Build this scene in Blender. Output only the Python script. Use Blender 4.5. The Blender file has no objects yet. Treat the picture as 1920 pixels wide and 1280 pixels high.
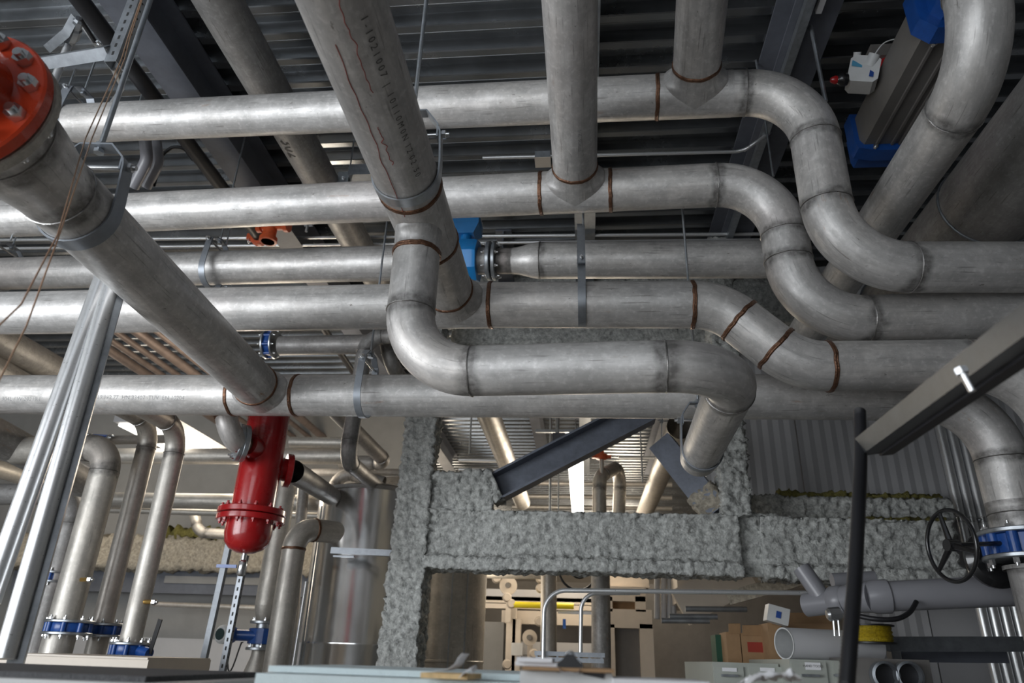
import bpy, math, random
from mathutils import Vector as V, Matrix, noise
random.seed(7)
PI = math.pi
C = bpy.context.scene.collection
CZ = 1.3                                   # camera height
# ------------------------------------------------------------------ camera basis
_f = 1323.0
_d = V((135, 600, _f)).normalized()
_v = V((100, -2940, _f)); _v = (_v - _v.dot(_d)*_d).normalized()
_x = _d.cross(_v)
def ray(px, py):
    r = V((px-960, py-640, _f)); return V((r.dot(_x), r.dot(_d), r.dot(_v)))
def A(px, py, Y=None, Z=None, X=None):     # a point of the place from where it is seen and one known coordinate
    r = ray(px, py)
    if Y is not None: t = Y/r.y
    elif Z is not None: t = (Z-CZ)/r.z
    else: t = X/r.x
    return V((0, 0, CZ)) + r*t
cam = bpy.data.cameras.new('camera'); co = bpy.data.objects.new('camera', cam); C.objects.link(co)
cam.sensor_width = 36; cam.lens = _f/1920*36; cam.clip_end = 100; cam.clip_start = .02
M3 = Matrix(((_x[0], -_x[1], -_x[2]), (_d[0], -_d[1], -_d[2]), (_v[0], -_v[1], -_v[2])))
co.matrix_world = Matrix.Translation((0, 0, CZ)) @ M3.to_4x4()
cam.dof.use_dof = True; cam.dof.focus_distance = 2.9; cam.dof.aperture_fstop = 3.2
bpy.context.scene.camera = co

# ------------------------------------------------------------------ materials
def mat(name, col, rough=.5, metal=0., noise_amt=0., scale=8., bump=0., bscale=40., spec=.5, coat=0., emit=None, es=0.):
    m = bpy.data.materials.new(name); m.use_nodes = True; nt = m.node_tree; N = nt.nodes; L = nt.links
    b = N['Principled BSDF']; b.inputs['Base Color'].default_value = (*col, 1)
    b.inputs['Roughness'].default_value = rough; b.inputs['Metallic'].default_value = metal
    b.inputs['Specular IOR Level'].default_value = spec; b.inputs['Coat Weight'].default_value = coat
    if emit: b.inputs['Emission Color'].default_value = (*emit, 1); b.inputs['Emission Strength'].default_value = es
    if noise_amt or bump:
        tc = N.new('ShaderNodeTexCoord')
    if noise_amt:
        n = N.new('ShaderNodeTexNoise'); n.inputs['Scale'].default_value = scale; n.inputs['Detail'].default_value = 6
        n.inputs['Roughness'].default_value = .65
        L.new(tc.outputs['Object'], n.inputs['Vector'])
        r = N.new('ShaderNodeValToRGB'); r.color_ramp.elements[0].position = .3; r.color_ramp.elements[1].position = .7
        lo = [max(0, c*(1-noise_amt)) for c in col]; hi = [min(1, c*(1+noise_amt*.5)) for c in col]
        r.color_ramp.elements[0].color = (*lo, 1); r.color_ramp.elements[1].color = (*hi, 1)
        L.new(n.outputs['Fac'], r.inputs['Fac']); L.new(r.outputs['Color'], b.inputs['Base Color'])
        mr = N.new('ShaderNodeMapRange'); mr.inputs['To Min'].default_value = max(.03, rough-.1); mr.inputs['To Max'].default_value = min(1, rough+.12)
        L.new(n.outputs['Fac'], mr.inputs['Value']); L.new(mr.outputs['Result'], b.inputs['Roughness'])
    if bump:
        n2 = N.new('ShaderNodeTexNoise'); n2.inputs['Scale'].default_value = bscale; n2.inputs['Detail'].default_value = 5
        L.new(tc.outputs['Object'], n2.inputs['Vector'])
        bp = N.new('ShaderNodeBump'); bp.inputs['Strength'].default_value = bump; bp.inputs['Distance'].default_value = .01
        L.new(n2.outputs['Fac'], bp.inputs['Height']); L.new(bp.outputs['Normal'], b.inputs['Normal'])
    return m

def steel_mat(name, base=(.70, .685, .67), rough=.44, metal=.42, grime=1.):
    """mill-finish stainless pipe: soft grime, fine scratches along the pipe, heat tint at welds"""
    m = bpy.data.materials.new(name); m.use_nodes = True; nt = m.node_tree; N = nt.nodes; L = nt.links
    b = N['Principled BSDF']
    uv = N.new('ShaderNodeUVMap'); uv.uv_map = 'UVMap'
    def noi(sx, sy, scale, detail=5, rg=.6, dist=0.):
        mp = N.new('ShaderNodeMapping'); mp.inputs['Scale'].default_value = (sx, sy, 1); L.new(uv.outputs['UV'], mp.inputs['Vector'])
        n = N.new('ShaderNodeTexNoise'); n.inputs['Scale'].default_value = scale; n.inputs['Detail'].default_value = detail
        n.inputs['Roughness'].default_value = rg; n.inputs['Distortion'].default_value = dist
        L.new(mp.outputs['Vector'], n.inputs['Vector']); return n.outputs['Fac']
    def ramp(s, p0, p1, c0=0., c1=1.):
        r = N.new('ShaderNodeMapRange'); r.inputs['From Min'].default_value = p0; r.inputs['From Max'].default_value = p1
        r.inputs['To Min'].default_value = c0; r.inputs['To Max'].default_value = c1; L.new(s, r.inputs['Value']); return r.outputs['Result']
    def mul(a, c):
        k = N.new('ShaderNodeMath'); k.operation = 'MULTIPLY'; L.new(a, k.inputs[0])
        if isinstance(c, float): k.inputs[1].default_value = c
        else: L.new(c, k.inputs[1])
        return k.outputs[0]
    def mix(fac, c1, c2):
        k = N.new('ShaderNodeMix'); k.data_type = 'RGBA'; L.new(fac, k.inputs[0])
        for s, c in ((k.inputs[6], c1), (k.inputs[7], c2)):
            if isinstance(c, tuple): s.default_value = (*c, 1)
            else: L.new(c, s)
        return k.outputs[2]
    soft = ramp(noi(1, .6, 5.), .35, .68)
    c = mix(soft, tuple(x*(1-.34*grime) for x in base), base)
    warm = ramp(noi(1, .5, 2.3), .45, .75)
    c = mix(mul(warm, .35), c, (base[0]*1.0, base[1]*.93, base[2]*.84))
    mid = ramp(noi(1.2, .8, 13., 7, .7), .40, .64)
    c = mix(mul(mid, .62*grime), c, tuple(x*.50 for x in base))
    strk = ramp(noi(22, .5, 1.7, 4, .55), .45, .68)
    c = mix(mul(strk, .42*grime), c, tuple(x*.50 for x in base))
    lite = ramp(noi(2., 1.5, 24., 5, .6), .52, .70)
    c = mix(mul(lite, .35), c, tuple(min(1, x*1.25) for x in base))
    pink = ramp(noi(.8, .35, 1.6, 3), .55, .72)
    c = mix(mul(pink, .20), c, (.60, .47, .43))
    scr = ramp(noi(60, 3, 1.6, 3, .5), .62, .70)
    c = mix(mul(scr, .45*grime), c, (.10, .09, .08))
    seam = ramp(noi(14, .25, 2.1, 2, .4), .60, .66)
    c = mix(mul(seam, .12*grime), c, (.20, .19, .18))
    dots = ramp(noi(6, 2.5, 7., 7, .72, .6), .64, .69)
    c = mix(mul(dots, .75*grime), c, (.09, .07, .055))
    rust = mul(ramp(noi(9, 1.6, 1.7, 7, .7), .62, .70), ramp(noi(1.5, .7, 1.4, 2), .50, .58))
    c = mix(mul(rust, .8*grime), c, (.34, .16, .06))
    at1 = N.new('ShaderNodeAttribute'); at1.attribute_name = 'heat'
    at2 = N.new('ShaderNodeAttribute'); at2.attribute_name = 'smudge'
    h = mul(at1.outputs['Fac'], ramp(noi(2, 2, 6.), .2, .65, .35, 1.))
    c = mix(h, c, (.30, .17, .08))
    wob = N.new('ShaderNodeMath'); wob.operation = 'ADD'; L.new(at2.outputs['Fac'], wob.inputs[0]); L.new(ramp(noi(1, .1, 7., 3), .3, .7, -.35, .35), wob.inputs[1])
    sm = ramp(wob.outputs[0], .36, .72)
    smn = mul(sm, ramp(noi(3, 3, 9., 5), .3, .62, .25, .85))
    c = mix(smn, c, (.12, .115, .11))
    L.new(c, b.inputs['Base Color'])
    b.inputs['Metallic'].default_value = metal
    rr = ramp(noi(3, 1, 6.), .3, .7, rough-.06, rough+.12); L.new(rr, b.inputs['Roughness'])
    bp = N.new('ShaderNodeBump'); bp.inputs['Strength'].default_value = .12; bp.inputs['Distance'].default_value = .004
    L.new(noi(30, 4, 4., 4), bp.inputs['Height']); L.new(bp.outputs['Normal'], b.inputs['Normal'])
    return m

M = {
 'steel': steel_mat('stainless_pipe_metal'),
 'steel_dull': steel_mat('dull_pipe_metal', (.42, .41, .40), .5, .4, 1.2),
 'steel_warm': steel_mat('warm_pipe_metal', (.60, .57, .52), .42, .5, .7),
 'tank': mat('polished_tank_metal', (.82, .82, .82), .2, 1., .04, 3),
 'bead': mat('copper_brown_weld', (.20, .105, .065), .34, .8, .5, 60, .4, 150),
 'beads': mat('silver_weld', (.34, .33, .32), .3, .85, .3, 60, .2, 150),
 'galv': mat('galvanised_zinc', (.46, .49, .52), .34, .85, .22, 30),
 'strutm': mat('zinc_darkened_for_shade', (.15, .16, .17), .35, .85, .25, 14),  # strut zinc darkened in its colour to stand in for shadow
 'galvd': mat('dull_galvanised_zinc', (.30, .32, .345), .42, .8, .25, 18),
 'strap': mat('blue_grey_zinc_strap', (.30, .325, .36), .42, .6, .15, 20),
 'cupipe': mat('warm_brown_pipe', (.24, .19, .17), .45, .4, .3, 8),
 'bolt': mat('zinc_bolt', (.66, .67, .68), .24, .95),
 'cond': mat('bright_conduit_metal', (.74, .75, .755), .3, .7, .05, 90),
 'deck': mat('galvanised_deck', (.31, .325, .34), .24, .9, .22, 2.5),
 'beam': mat('grey_primer_paint', (.115, .125, .15), .55, .05, .25, 6, .1, 30),
 'dark': mat('dark_primer_paint', (.03, .03, .035), .6, .0, .2, 6),
 'brace': mat('blue_grey_primer', (.17, .19, .235), .5, .1, .3, 9, .15, 40),
 'foam': mat('sprayed_fireproofing', (.50, .51, .49), .95, 0, .6, 30, 1., 70),
 'foamw': mat('tan_sprayed_fireproofing', (.42, .38, .31), .95, 0, .5, 30, 1., 90),
 'wool': mat('green_mineral_wool', (.20, .18, .05), .95, 0, .5, 40, 1., 120),
 'white': mat('white_paint_greyed_for_shade', (.44, .44, .45), .5, 0, .06, 3),  # white panels greyed in the colour to stand in for shade
 'cream': mat('cream_machine_paint', (.60, .53, .45), .5, 0, .1, 4),
 'wall': mat('warm_wall_paint', (.30, .27, .235), .7, 0, .15, 2),
 'wallg': mat('grey_wall_paint', (.25, .25, .245), .7, 0, .15, 2),
 'floor': mat('grey_epoxy_floor', (.24, .24, .235), .45, 0, .2, 1.5),
 'red': mat('orange_red_gloss', (.56, .055, .018), .28, 0, .12, 5, coat=.4),
 'dred': mat('deep_red_gloss', (.36, .008, .010), .26, 0, .2, 5, coat=.5),
 'orange': mat('orange_coupling_paint', (.60, .10, .03), .4, 0, .25, 30),
 'blue': mat('blue_valve_paint', (.010, .07, .30), .32, 0, .2, 30, coat=.2),
 'sky': mat('bright_blue_paint', (.012, .215, .56), .32, 0, .08, 20, coat=.25),
 'black': mat('black_rubber', (.012, .012, .014), .45, 0),
 'blackp': mat('black_gloss_paint', (.012, .012, .013), .25, 0, coat=.3),
 'pvc': mat('grey_pvc', (.24, .24, .26), .3, 0, .08, 5),
 'ltgrey': mat('light_grey_plastic', (.60, .61, .61), .45, 0, .06, 20),
 'boxgrey': mat('grey_housing_paint', (.17, .16, .15), .5, .1, .15, 8),
 'brass': mat('brass', (.70, .45, .14), .28, .95),
 'copper': mat('copper_wire_metal', (.50, .33, .22), .35, .6),
 'card': mat('cardboard', (.34, .21, .11), .8, 0, .15, 15),
 'paper': mat('white_paper', (.78, .78, .80), .8),
 'pad': mat('yellowed_paper_edge', (.66, .47, .24), .8, 0, .25, 60),
 'styro': mat('pale_blue_foam_board', (.66, .76, .78), .8, 0, .04, 30, .2, 200),
 'matt': mat('charcoal_rubber_mat', (.09, .09, .095), .75, 0, .35, 60, .5, 200),
 'yellow': mat('yellow_plastic', (.72, .60, .02), .4),
 'yrope': mat('yellow_rope', (.50, .36, .01), .6, 0, .4, 60, .6, 160),
 'chalk': mat('stencil_ink', (.07, .065, .06), .7),
 'redink': mat('red_marker_ink', (.30, .035, .02), .7),
 'inkf': mat('faint_stencil_ink', (.24, .24, .24), .7),
 'bluel': mat('blue_print_ink', (.02, .07, .30), .5),
 'cyanl': mat('cyan_print_ink', (.10, .35, .55), .5),
 'cab': mat('filing_cabinet_paint', (.40, .42, .38), .5, .1, .08, 6),
 'lamp': mat('lit_lamp_diffuser', (.9, .9, .9), .5, emit=(1, .95, .86), es=3.5),
 'glass': mat('display_glass', (.03, .05, .05), .1, 0),
 'gasket': mat('black_gasket', (.02, .02, .02), .7),
 'castin': mat('worn_cast_flange', (.46, .44, .40), .5, .5, .35, 40, .4, 90),
 'frame': mat('window_frame_paint', (.3, .3, .3), .5),
}

# ------------------------------------------------------------------ mesh collector
class G:
    def __init__(s): s.v = []; s.f = []; s.uv = {}; s.heat = []; s.sm = []
    def add(s, vs, fs, uvs=None, heat=None, sm=None):
        o = len(s.v); s.v += [tuple(p) for p in vs]
        n = len(s.f)
        for k, f in enumerate(fs):
            s.f.append(tuple(i+o for i in f))
            if uvs: s.uv[n+k] = uvs[k]
        s.heat += list(heat) if heat else [0.]*len(vs)
        s.sm += list(sm) if sm else [0.]*len(vs)
        return s
    def box(s, c, size, R=None):
        c = V(c); hx, hy, hz = [q/2 for q in size]
        P = [V((x, y, z)) for x in (-hx, hx) for y in (-hy, hy) for z in (-hz, hz)]
        if R is not None: P = [R @ p for p in P]
        return s.add([c+p for p in P], [(0,1,3,2),(4,6,7,5),(0,4,5,1),(2,3,7,6),(0,2,6,4),(1,5,7,3)])
    def sweep(s, pts, rad, seg=24, cap=True, u0=0., v0=0., heat=None, sm=None, up=None):
        pts = [V(p) for p in pts]; n = len(pts)
        if not hasattr(rad, '__len__'): rad = [rad]*n
        T = [(pts[min(i+1, n-1)]-pts[max(i-1, 0)]).normalized() for i in range(n)]
        ref = V(up) if up else (V((0, 0, 1)) if abs(T[0].z) < .9 else V((1, 0, 0)))
        a = (ref - ref.dot(T[0])*T[0]).normalized()
        vs = []; hs = []; ss = []; ln = 0; L = [0]
        for i in range(n):
            if i: a = (a - a.dot(T[i])*T[i]).normalized(); ln += (pts[i]-pts[i-1]).length; L.append(ln)
            b = T[i].cross(a)
            for k in range(seg):
                t = 2*PI*k/seg; vs.append(pts[i]+(a*math.cos(t)+b*math.sin(t))*rad[i])
                hs.append(heat[i] if heat else 0.); ss.append(sm[i] if sm else 0.)
        fs = []; uvs = []; cc = 2*PI*max(rad)
        for i in range(n-1):
            for k in range(seg):
                k2 = (k+1) % seg
                fs.append((i*seg+k, i*seg+k2, (i+1)*seg+k2, (i+1)*seg+k))
                ua, ub = u0+cc*k/seg, u0+cc*(k+1)/seg
                uvs.append(((ua, v0+L[i]), (ub, v0+L[i]), (ub, v0+L[i+1]), (ua, v0+L[i+1])))
        if cap:
            fs.append(tuple(range(seg-1, -1, -1))); uvs.append([(u0, v0)]*seg)
            fs.append(tuple((n-1)*seg+k for k in range(seg))); uvs.append([(u0, v0)]*seg)
        return s.add(vs, fs, uvs, hs, ss)
    def cyl(s, p0, p1, r, r1=None, seg=16, cap=True): return s.sweep([p0, p1], [r, r if r1 is None else r1], seg, cap, random.random()*5, random.random()*5)
    def lathe(s, p, axis, prof, seg=32, cap=True):        # prof: (radius, height along axis)
        p = V(p); ax = V(axis).normalized(); ref = V((0, 0, 1)) if abs(ax.z) < .9 else V((1, 0, 0))
        a = (ref-ref.dot(ax)*ax).normalized(); b = ax.cross(a); vs = []; n = len(prof)
        for r, h in prof:
            for k in range(seg):
                t = 2*PI*k/seg; vs.append(p+ax*h+(a*math.cos(t)+b*math.sin(t))*max(r, .0005))
        u0 = random.random()*9
        fs = []; uvs = []
        for i in range(n-1):
            for k in range(seg):
                k2 = (k+1) % seg; fs.append((i*seg+k, i*seg+k2, (i+1)*seg+k2, (i+1)*seg+k))
                ua, ub = u0+k*.02, u0+k*.02+.02; uvs.append(((ua, prof[i][1]), (ub, prof[i][1]), (ub, prof[i+1][1]), (ua, prof[i+1][1])))
        if cap:
            fs.append(tuple(range(seg-1, -1, -1))); uvs.append([(0, 0)]*seg); fs.append(tuple((n-1)*seg+k for k in range(seg))); uvs.append([(0, 0)]*seg)
        return s.add(vs, fs, uvs)
    def prism(s, prof, p0, p1, up=(0, 0, 1)):             # closed 2d outline (side, up) extruded p0->p1
        p0 = V(p0); p1 = V(p1); t = (p1-p0).normalized(); u = V(up); u = (u-u.dot(t)*t).normalized(); w = t.cross(u); n = len(prof)
        vs = [p0+w*a+u*b for a, b in prof]+[p1+w*a+u*b for a, b in prof]
        return s.add(vs, [(i, (i+1) % n, n+(i+1) % n, n+i) for i in range(n)]+[tuple(range(n-1, -1, -1)), tuple(range(n, 2*n))])
    def nut(s, p, axis, r=.016, h=.014, stud=.012):
        p = V(p); ax = V(axis).normalized(); s.sweep([p, p+ax*h], r, 6); s.sweep([p, p+ax*(h+stud)], r*.55, 10); return s
    def torus(s, c, axis, R, r, seg=40, rs=10, arc=(0, 2*PI)):
        c = V(c); ax = V(axis).normalized(); ref = V((0, 0, 1)) if abs(ax.z) < .9 else V((1, 0, 0)); a = (ref-ref.dot(ax)*ax).normalized(); b = ax.cross(a)
        vs = []; fs = []
        for i in range(seg):
            t = 2*PI*i/seg; d = a*math.cos(t)+b*math.sin(t)
            for j in range(rs):
                q = 2*PI*j/rs; vs.append(c+d*(R+r*math.cos(q))+ax*(r*math.sin(q)))
                fs.append((i*rs+j, ((i+1) % seg)*rs+j, ((i+1) % seg)*rs+(j+1) % rs, i*rs+(j+1) % rs))
        return s.add(vs, fs)
    def ribbon(s, pts, wdir, w, t):                       # flat strap following pts, width along wdir
        pts = [V(p) for p in pts]; wd = V(wdir).normalized(); n = len(pts); vs = []
        for i, p in enumerate(pts):
            T = (pts[min(i+1, n-1)]-pts[max(i-1, 0)]).normalized(); nn = T.cross(wd).normalized()
            for a, b in ((-1, -1), (1, -1), (1, 1), (-1, 1)): vs.append(p+wd*(a*w/2)+nn*(b*t/2))
        fs = []
        for i in range(n-1):
            for k in range(4): k2 = (k+1) % 4; fs.append((i*4+k, i*4+k2, (i+1)*4+k2, (i+1)*4+k))
        fs += [(3, 2, 1, 0), tuple((n-1)*4+k for k in range(4))]
        return s.add(vs, fs)
    def build(s, name, m, parent=None, smooth=38):
        me = bpy.data.meshes.new(name); me.from_pydata(s.v, [], s.f); me.materials.append(m if not isinstance(m, str) else M[m])
        ul = me.uv_layers.new(name='UVMap'); li = 0
        for k, f in enumerate(s.f):
            u = s.uv.get(k)
            for j in range(len(f)):
                if u: ul.data[li].uv = u[j]
                else: p = s.v[f[j]]; ul.data[li].uv = (p[0]+p[1]*.7, p[2])
                li += 1
        for nm, arr in (('heat', s.heat), ('smudge', s.sm)):
            if any(arr):
                at = me.attributes.new(nm, 'FLOAT', 'POINT'); at.data.foreach_set('value', arr)
        for p in me.polygons: p.use_smooth = True
        me.set_sharp_from_angle(angle=math.radians(smooth))
        me.validate(); me.update()
        o = bpy.data.objects.new(name, me); C.objects.link(o)
        if parent is not None:
            o.parent = parent
            o.matrix_parent_inverse = parent.matrix_basis.inverted() if parent.type == 'EMPTY' else Matrix.Translation((0, 0, 0))
        return o

def tag(o, label, cat, group=None, kind=None):
    o['label'] = label; o['category'] = cat
    if group: o['group'] = group
    if kind: o['kind'] = kind
    return o
def thing(name, label, cat, loc=(0, 0, 0), group=None):
    o = bpy.data.objects.new(name, None); C.objects.link(o); o.location = loc; o.empty_display_size = .05
    return tag(o, label, cat, group)
def struct(o): o['kind'] = 'structure'; return o
def box(c, size, R=None): return G().box(c, size, R)
def orient(fwd, up=(0, 0, 1)):
    f = V(fwd).normalized(); u = V(up); u = (u-u.dot(f)*f).normalized(); w = f.cross(u)
    return Matrix((( w.x, f.x, u.x), (w.y, f.y, u.y), (w.z, f.z, u.z)))   # local x=side y=fwd z=up

# ------------------------------------------------------------------ welded pipe runs
def section(parent, pts, r, h0=None, h1=None, m='steel', name='pipe_section', seg=36, cap=False):
    """straight or curved stretch; h0/h1 = weld style at its ends ('b' brown tint, 's' grey smudge)"""
    pts = [V(p) for p in pts]
    if len(pts) == 2:
        L = (pts[1]-pts[0]).length; d = (pts[1]-pts[0]).normalized()
        st = [0, .008, .016, .028, .045, .07, .1]
        ss = sorted(set([x for x in st if x < L/2]+[L-x for x in st if x < L/2]+[L/2]))
        pts = [pts[0]+d*x for x in ss]
    acc = [0]
    for i in range(1, len(pts)): acc.append(acc[-1]+(pts[i]-pts[i-1]).length)
    T = acc[-1]; heat = []; sm = []
    for a in acc:
        h = s_ = 0.
        for e, q in ((h0, a), (h1, T-a)):
            if e == 'b': h = max(h, math.exp(-q/.011))
            if e == 's': s_ = max(s_, math.exp(-(q/.045)**2)*.9)
        heat.append(h); sm.append(s_)
    return G().sweep(pts, r, seg, cap, random.random()*7, random.random()*7, heat, sm).build(name, m, parent)
def bead(parent, p, axis, r, style='b', w=.011):
    if style == 's': w *= .5
    g = G(); p = V(p); ax = V(axis).normalized(); ref = V((0, 0, 1)) if abs(ax.z) < .9 else V((1, 0, 0)); a = (ref-ref.dot(ax)*ax).normalized(); b = ax.cross(a)
    seg = 72; prof = [(-w, -.002), (-w*.8, .003), (-w*.3, .0055), (w*.1, .0042), (w*.5, .0055), (w*.85, .003), (w, -.002)]; vs = []; fs = []
    off = random.random()*50
    for i in range(seg):
        t = 2*PI*i/seg; dr = a*math.cos(t)+b*math.sin(t); wv = noise.noise(V((math.cos(t)*3, math.sin(t)*3, off)))*.004
        for x, h in prof: vs.append(p+ax*(x*(.5 if style == 's' else 1)+wv*(.4 if style == 's' else 1))+dr*(r+h*(.6 if style == 's' else 1)+.0012*noise.noise(V((i*.9, x*90, off)))))
    n = len(prof)
    for i in range(seg):
        for j in range(n-1): fs.append((i*n+j, ((i+1) % seg)*n+j, ((i+1) % seg)*n+j+1, i*n+j+1))
    return g.add(vs, fs).build('weld_bead', 'bead' if style == 'b' else 'beads', parent)
def run(parent, pts, r, R=None, style='s', m='steel', welds=(), seg=36, styles=None, beads=True, name='pipe_section'):
    """polyline with long-radius elbows at its corners; welds = extra points (point, style) on the straights"""
    pts = [V(p) for p in pts]; R = R or r*2.78; n = len(pts); cuts = {}
    tl = [0]*n
    for i in range(1, n-1):
        a = (pts[i-1]-pts[i]).normalized(); b = (pts[i+1]-pts[i]).normalized(); ang = PI-a.angle(b); tl[i] = R*math.tan(ang/2)
    styles = styles or {}
    for i in range(n-1):
        d = (pts[i+1]-pts[i]).normalized(); L = (pts[i+1]-pts[i]).length
        s0, s1 = tl[i], L-tl[i+1]
        st = [(s0, styles.get(i, style) if i > 0 else None), (s1, styles.get(i+1, style) if i+1 < n-1 else None)]
        ex = []
        for p, sty in welds:
            q = (V(p)-pts[i]).dot(d); off = (V(p)-pts[i]-d*q).length
            if s0+.01 < q < s1-.01 and off < r: ex.append((q, sty))
        allc = [st[0]]+sorted(ex)+[st[1]]
        for k in range(len(allc)-1):
            if allc[k+1][0]-allc[k][0] > .004: section(parent, [pts[i]+d*allc[k][0], pts[i]+d*allc[k+1][0]], r, allc[k][1], allc[k+1][1], m, name, seg)
        if beads:
            for q, sty in allc:
                if sty: bead(parent, pts[i]+d*q, d, r, sty)
    for i in range(1, n-1):
        a = (pts[i-1]-pts[i]).normalized(); b = (pts[i+1]-pts[i]).normalized(); ang = PI-a.angle(b)
        bis = (a+b).normalized(); cen = pts[i]+bis*(R/math.cos(ang/2)); p0 = pts[i]+a*tl[i]; e1 = (p0-cen).normalized(); nrm = e1.cross(-a)
        k = 18; arc = [cen+(e1*math.cos(ang*j/k)+nrm.cross(e1).normalized()*math.sin(ang*j/k))*R for j in range(k+1)]
        if (arc[-1]-(pts[i]+b*tl[i])).length > .02: arc = [cen+(e1*math.cos(ang*j/k)-nrm.cross(e1).normalized()*math.sin(ang*j/k))*R for j in range(k+1)]
        s = styles.get(i, style) if beads else None
        section(parent, arc, r, s, s, m, 'elbow', seg)
def tee(parent, p, main, branch, r, rb=None, style='b', m='steel', C_=.178, M_=.178, beads=True, bstyle=None):
    p = V(p); mn = V(main).normalized(); br = V(branch).normalized(); rb = rb or r
    g = G()
    k = 10; pts = [p+mn*(M_*(2*i/k-1)) for i in range(k+1)]
    he = [math.exp(-(min(i, k-i)/k*2*M_)/.011) for i in range(k+1)] if style == 'b' else None
    g.sweep(pts, r*1.012, 40, False, 3, 2, he)
    n = 20; st = 0.; hC = C_*.93; sd = br.cross(mn); vs = []; fs = []; uvs = []; sg = 48; hh = []
    for i in range(n+1):
        h = st+(C_-st)*i/n; fl = min(1., max(0, (hC-h)/(hC-r*.98)))**2.2
        for k2 in range(sg):
            t = 2*PI*k2/sg; q = rb*1.004+rb*.42*fl*abs(math.cos(t))**3
            vs.append(p+br*h+(mn*math.cos(t)+sd*math.sin(t))*q); hh.append(math.exp(-(C_-h)/.011) if (bstyle or style) == 'b' else 0.)
    for i in range(n):
        for k2 in range(sg):
            k3 = (k2+1) % sg; fs.append((i*sg+k2, i*sg+k3, (i+1)*sg+k3, (i+1)*sg+k2))
            ua, ub = k2*.015, k2*.015+.015; va, vb = i*.012, i*.012+.012; uvs.append(((ua, va), (ub, va), (ub, vb), (ua, vb)))
    g.add(vs, fs, uvs, hh)
    o = g.build('tee', m, parent, 80)
    if beads:
        if not style: bead(parent, p+br*C_, br, rb, bstyle)
        if style:
            bead(parent, p+mn*M_, mn, r, style); bead(parent, p-mn*M_, mn, r, style)
            bead(parent, p+br*C_, br, rb, bstyle or style)
    return o

# ------------------------------------------------------------------ hardware
def bolts(parent, c, axis, R, n, r=.014, h=.014, both=None, ph=0., m='bolt', name='bolt'):
    ax = V(axis).normalized(); ref = V((0, 0, 1)) if abs(ax.z) < .9 else V((1, 0, 0)); a = (ref-ref.dot(ax)*ax).normalized(); b = ax.cross(a)
    first = None
    for i in range(n):
        t = 2*PI*(i+ph)/n; p = V(c)+(a*math.cos(t)+b*math.sin(t))*R
        g = G(); g.nut(p, ax, r, h)
        if both: g.nut(p-ax*both, -ax, r, h); g.cyl(p, p-ax*both, r*.5, seg=8)
        g.build(name, m, parent)
def clevis(label, c, axis, r, top, w=.042, side=None, rodtop=4.7, m='galv', group=None, rodr=.006, yoke=.10, up=None, rod_to=None, sm_='strap'):
    """strap hanger round a pipe: lower band, upper yoke, cross bolt and threaded rod"""
    c = V(c); ax = V(axis).normalized(); upv = V((0, 0, 1)) if up is None else V(up); u = (upv-upv.dot(ax)*ax).normalized(); s = ax.cross(u)
    root = thing('pipe_hanger', label, 'pipe hanger', c, group)
    R = r+.005; h = r+.06
    low = [c+s*R*.88+u*(h+.02), c+s*R*.93+u*h, c+s*R+u*(r*.45)] + [c+(s*math.cos(t)-u*math.sin(t))*R for t in [PI*k/20 for k in range(21)]] + [c-s*R+u*(r*.45), c-s*R*.93+u*h, c-s*R*.88+u*(h+.02)]
    G().ribbon(low, ax, w, .006).build('strap_band', sm_, root, 50)
    yk = [c+s*R*.85+u*(h-.02), c+s*R*.84+u*(h+yoke*.35), c+s*R*.45+u*(h+yoke), c-s*R*.45+u*(h+yoke), c-s*R*.84+u*(h+yoke*.35), c-s*R*.85+u*(h-.02)]
    G().ribbon(yk, ax, w*.9, .006).build('yoke', sm_, root, 30)
    b = G(); b.cyl(c+s*R*1.02+u*h, c-s*R*1.02+u*h, .007, seg=10); b.nut(c+s*R*.97+u*h, s, .016, .013); b.nut(c-s*R*.97+u*h, -s, .016, .013); b.build('cross_bolt', 'bolt', root)
    t0 = c+u*(h+yoke-.02); t1 = V((t0.x, t0.y, rodtop)) if rod_to is None else V(rod_to)
    rd = G(); rd.cyl(t0, t1, rodr, seg=10); rd.nut(t0+u*.024, u, .016, .012, 0); rd.nut(t0+u*.012, -u, .016, .012, 0); rd.build('threaded_rod', m, root)
    return root
def strut_prof(w=.041, h=.041, t=.003, lip=.008):
    a = w/2; return [(-a, 0), (a, 0), (a, h), (a-lip, h), (a-lip, h-t*2.2), (a-t, h-t*2.2), (a-t, t), (-a+t, t), (-a+t, h-t*2.2), (-a+lip, h-t*2.2), (-a+lip, h), (-a, h)]
def ibeam_prof(w, h, t=.014):
    a = w/2; q = t*.4; return [(-a, 0), (a, 0), (a, t), (q, t), (q, h-t), (a, h-t), (a, h), (-a, h), (-a, h-t), (-q, h-t), (-q, t), (-a, t)]
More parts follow.
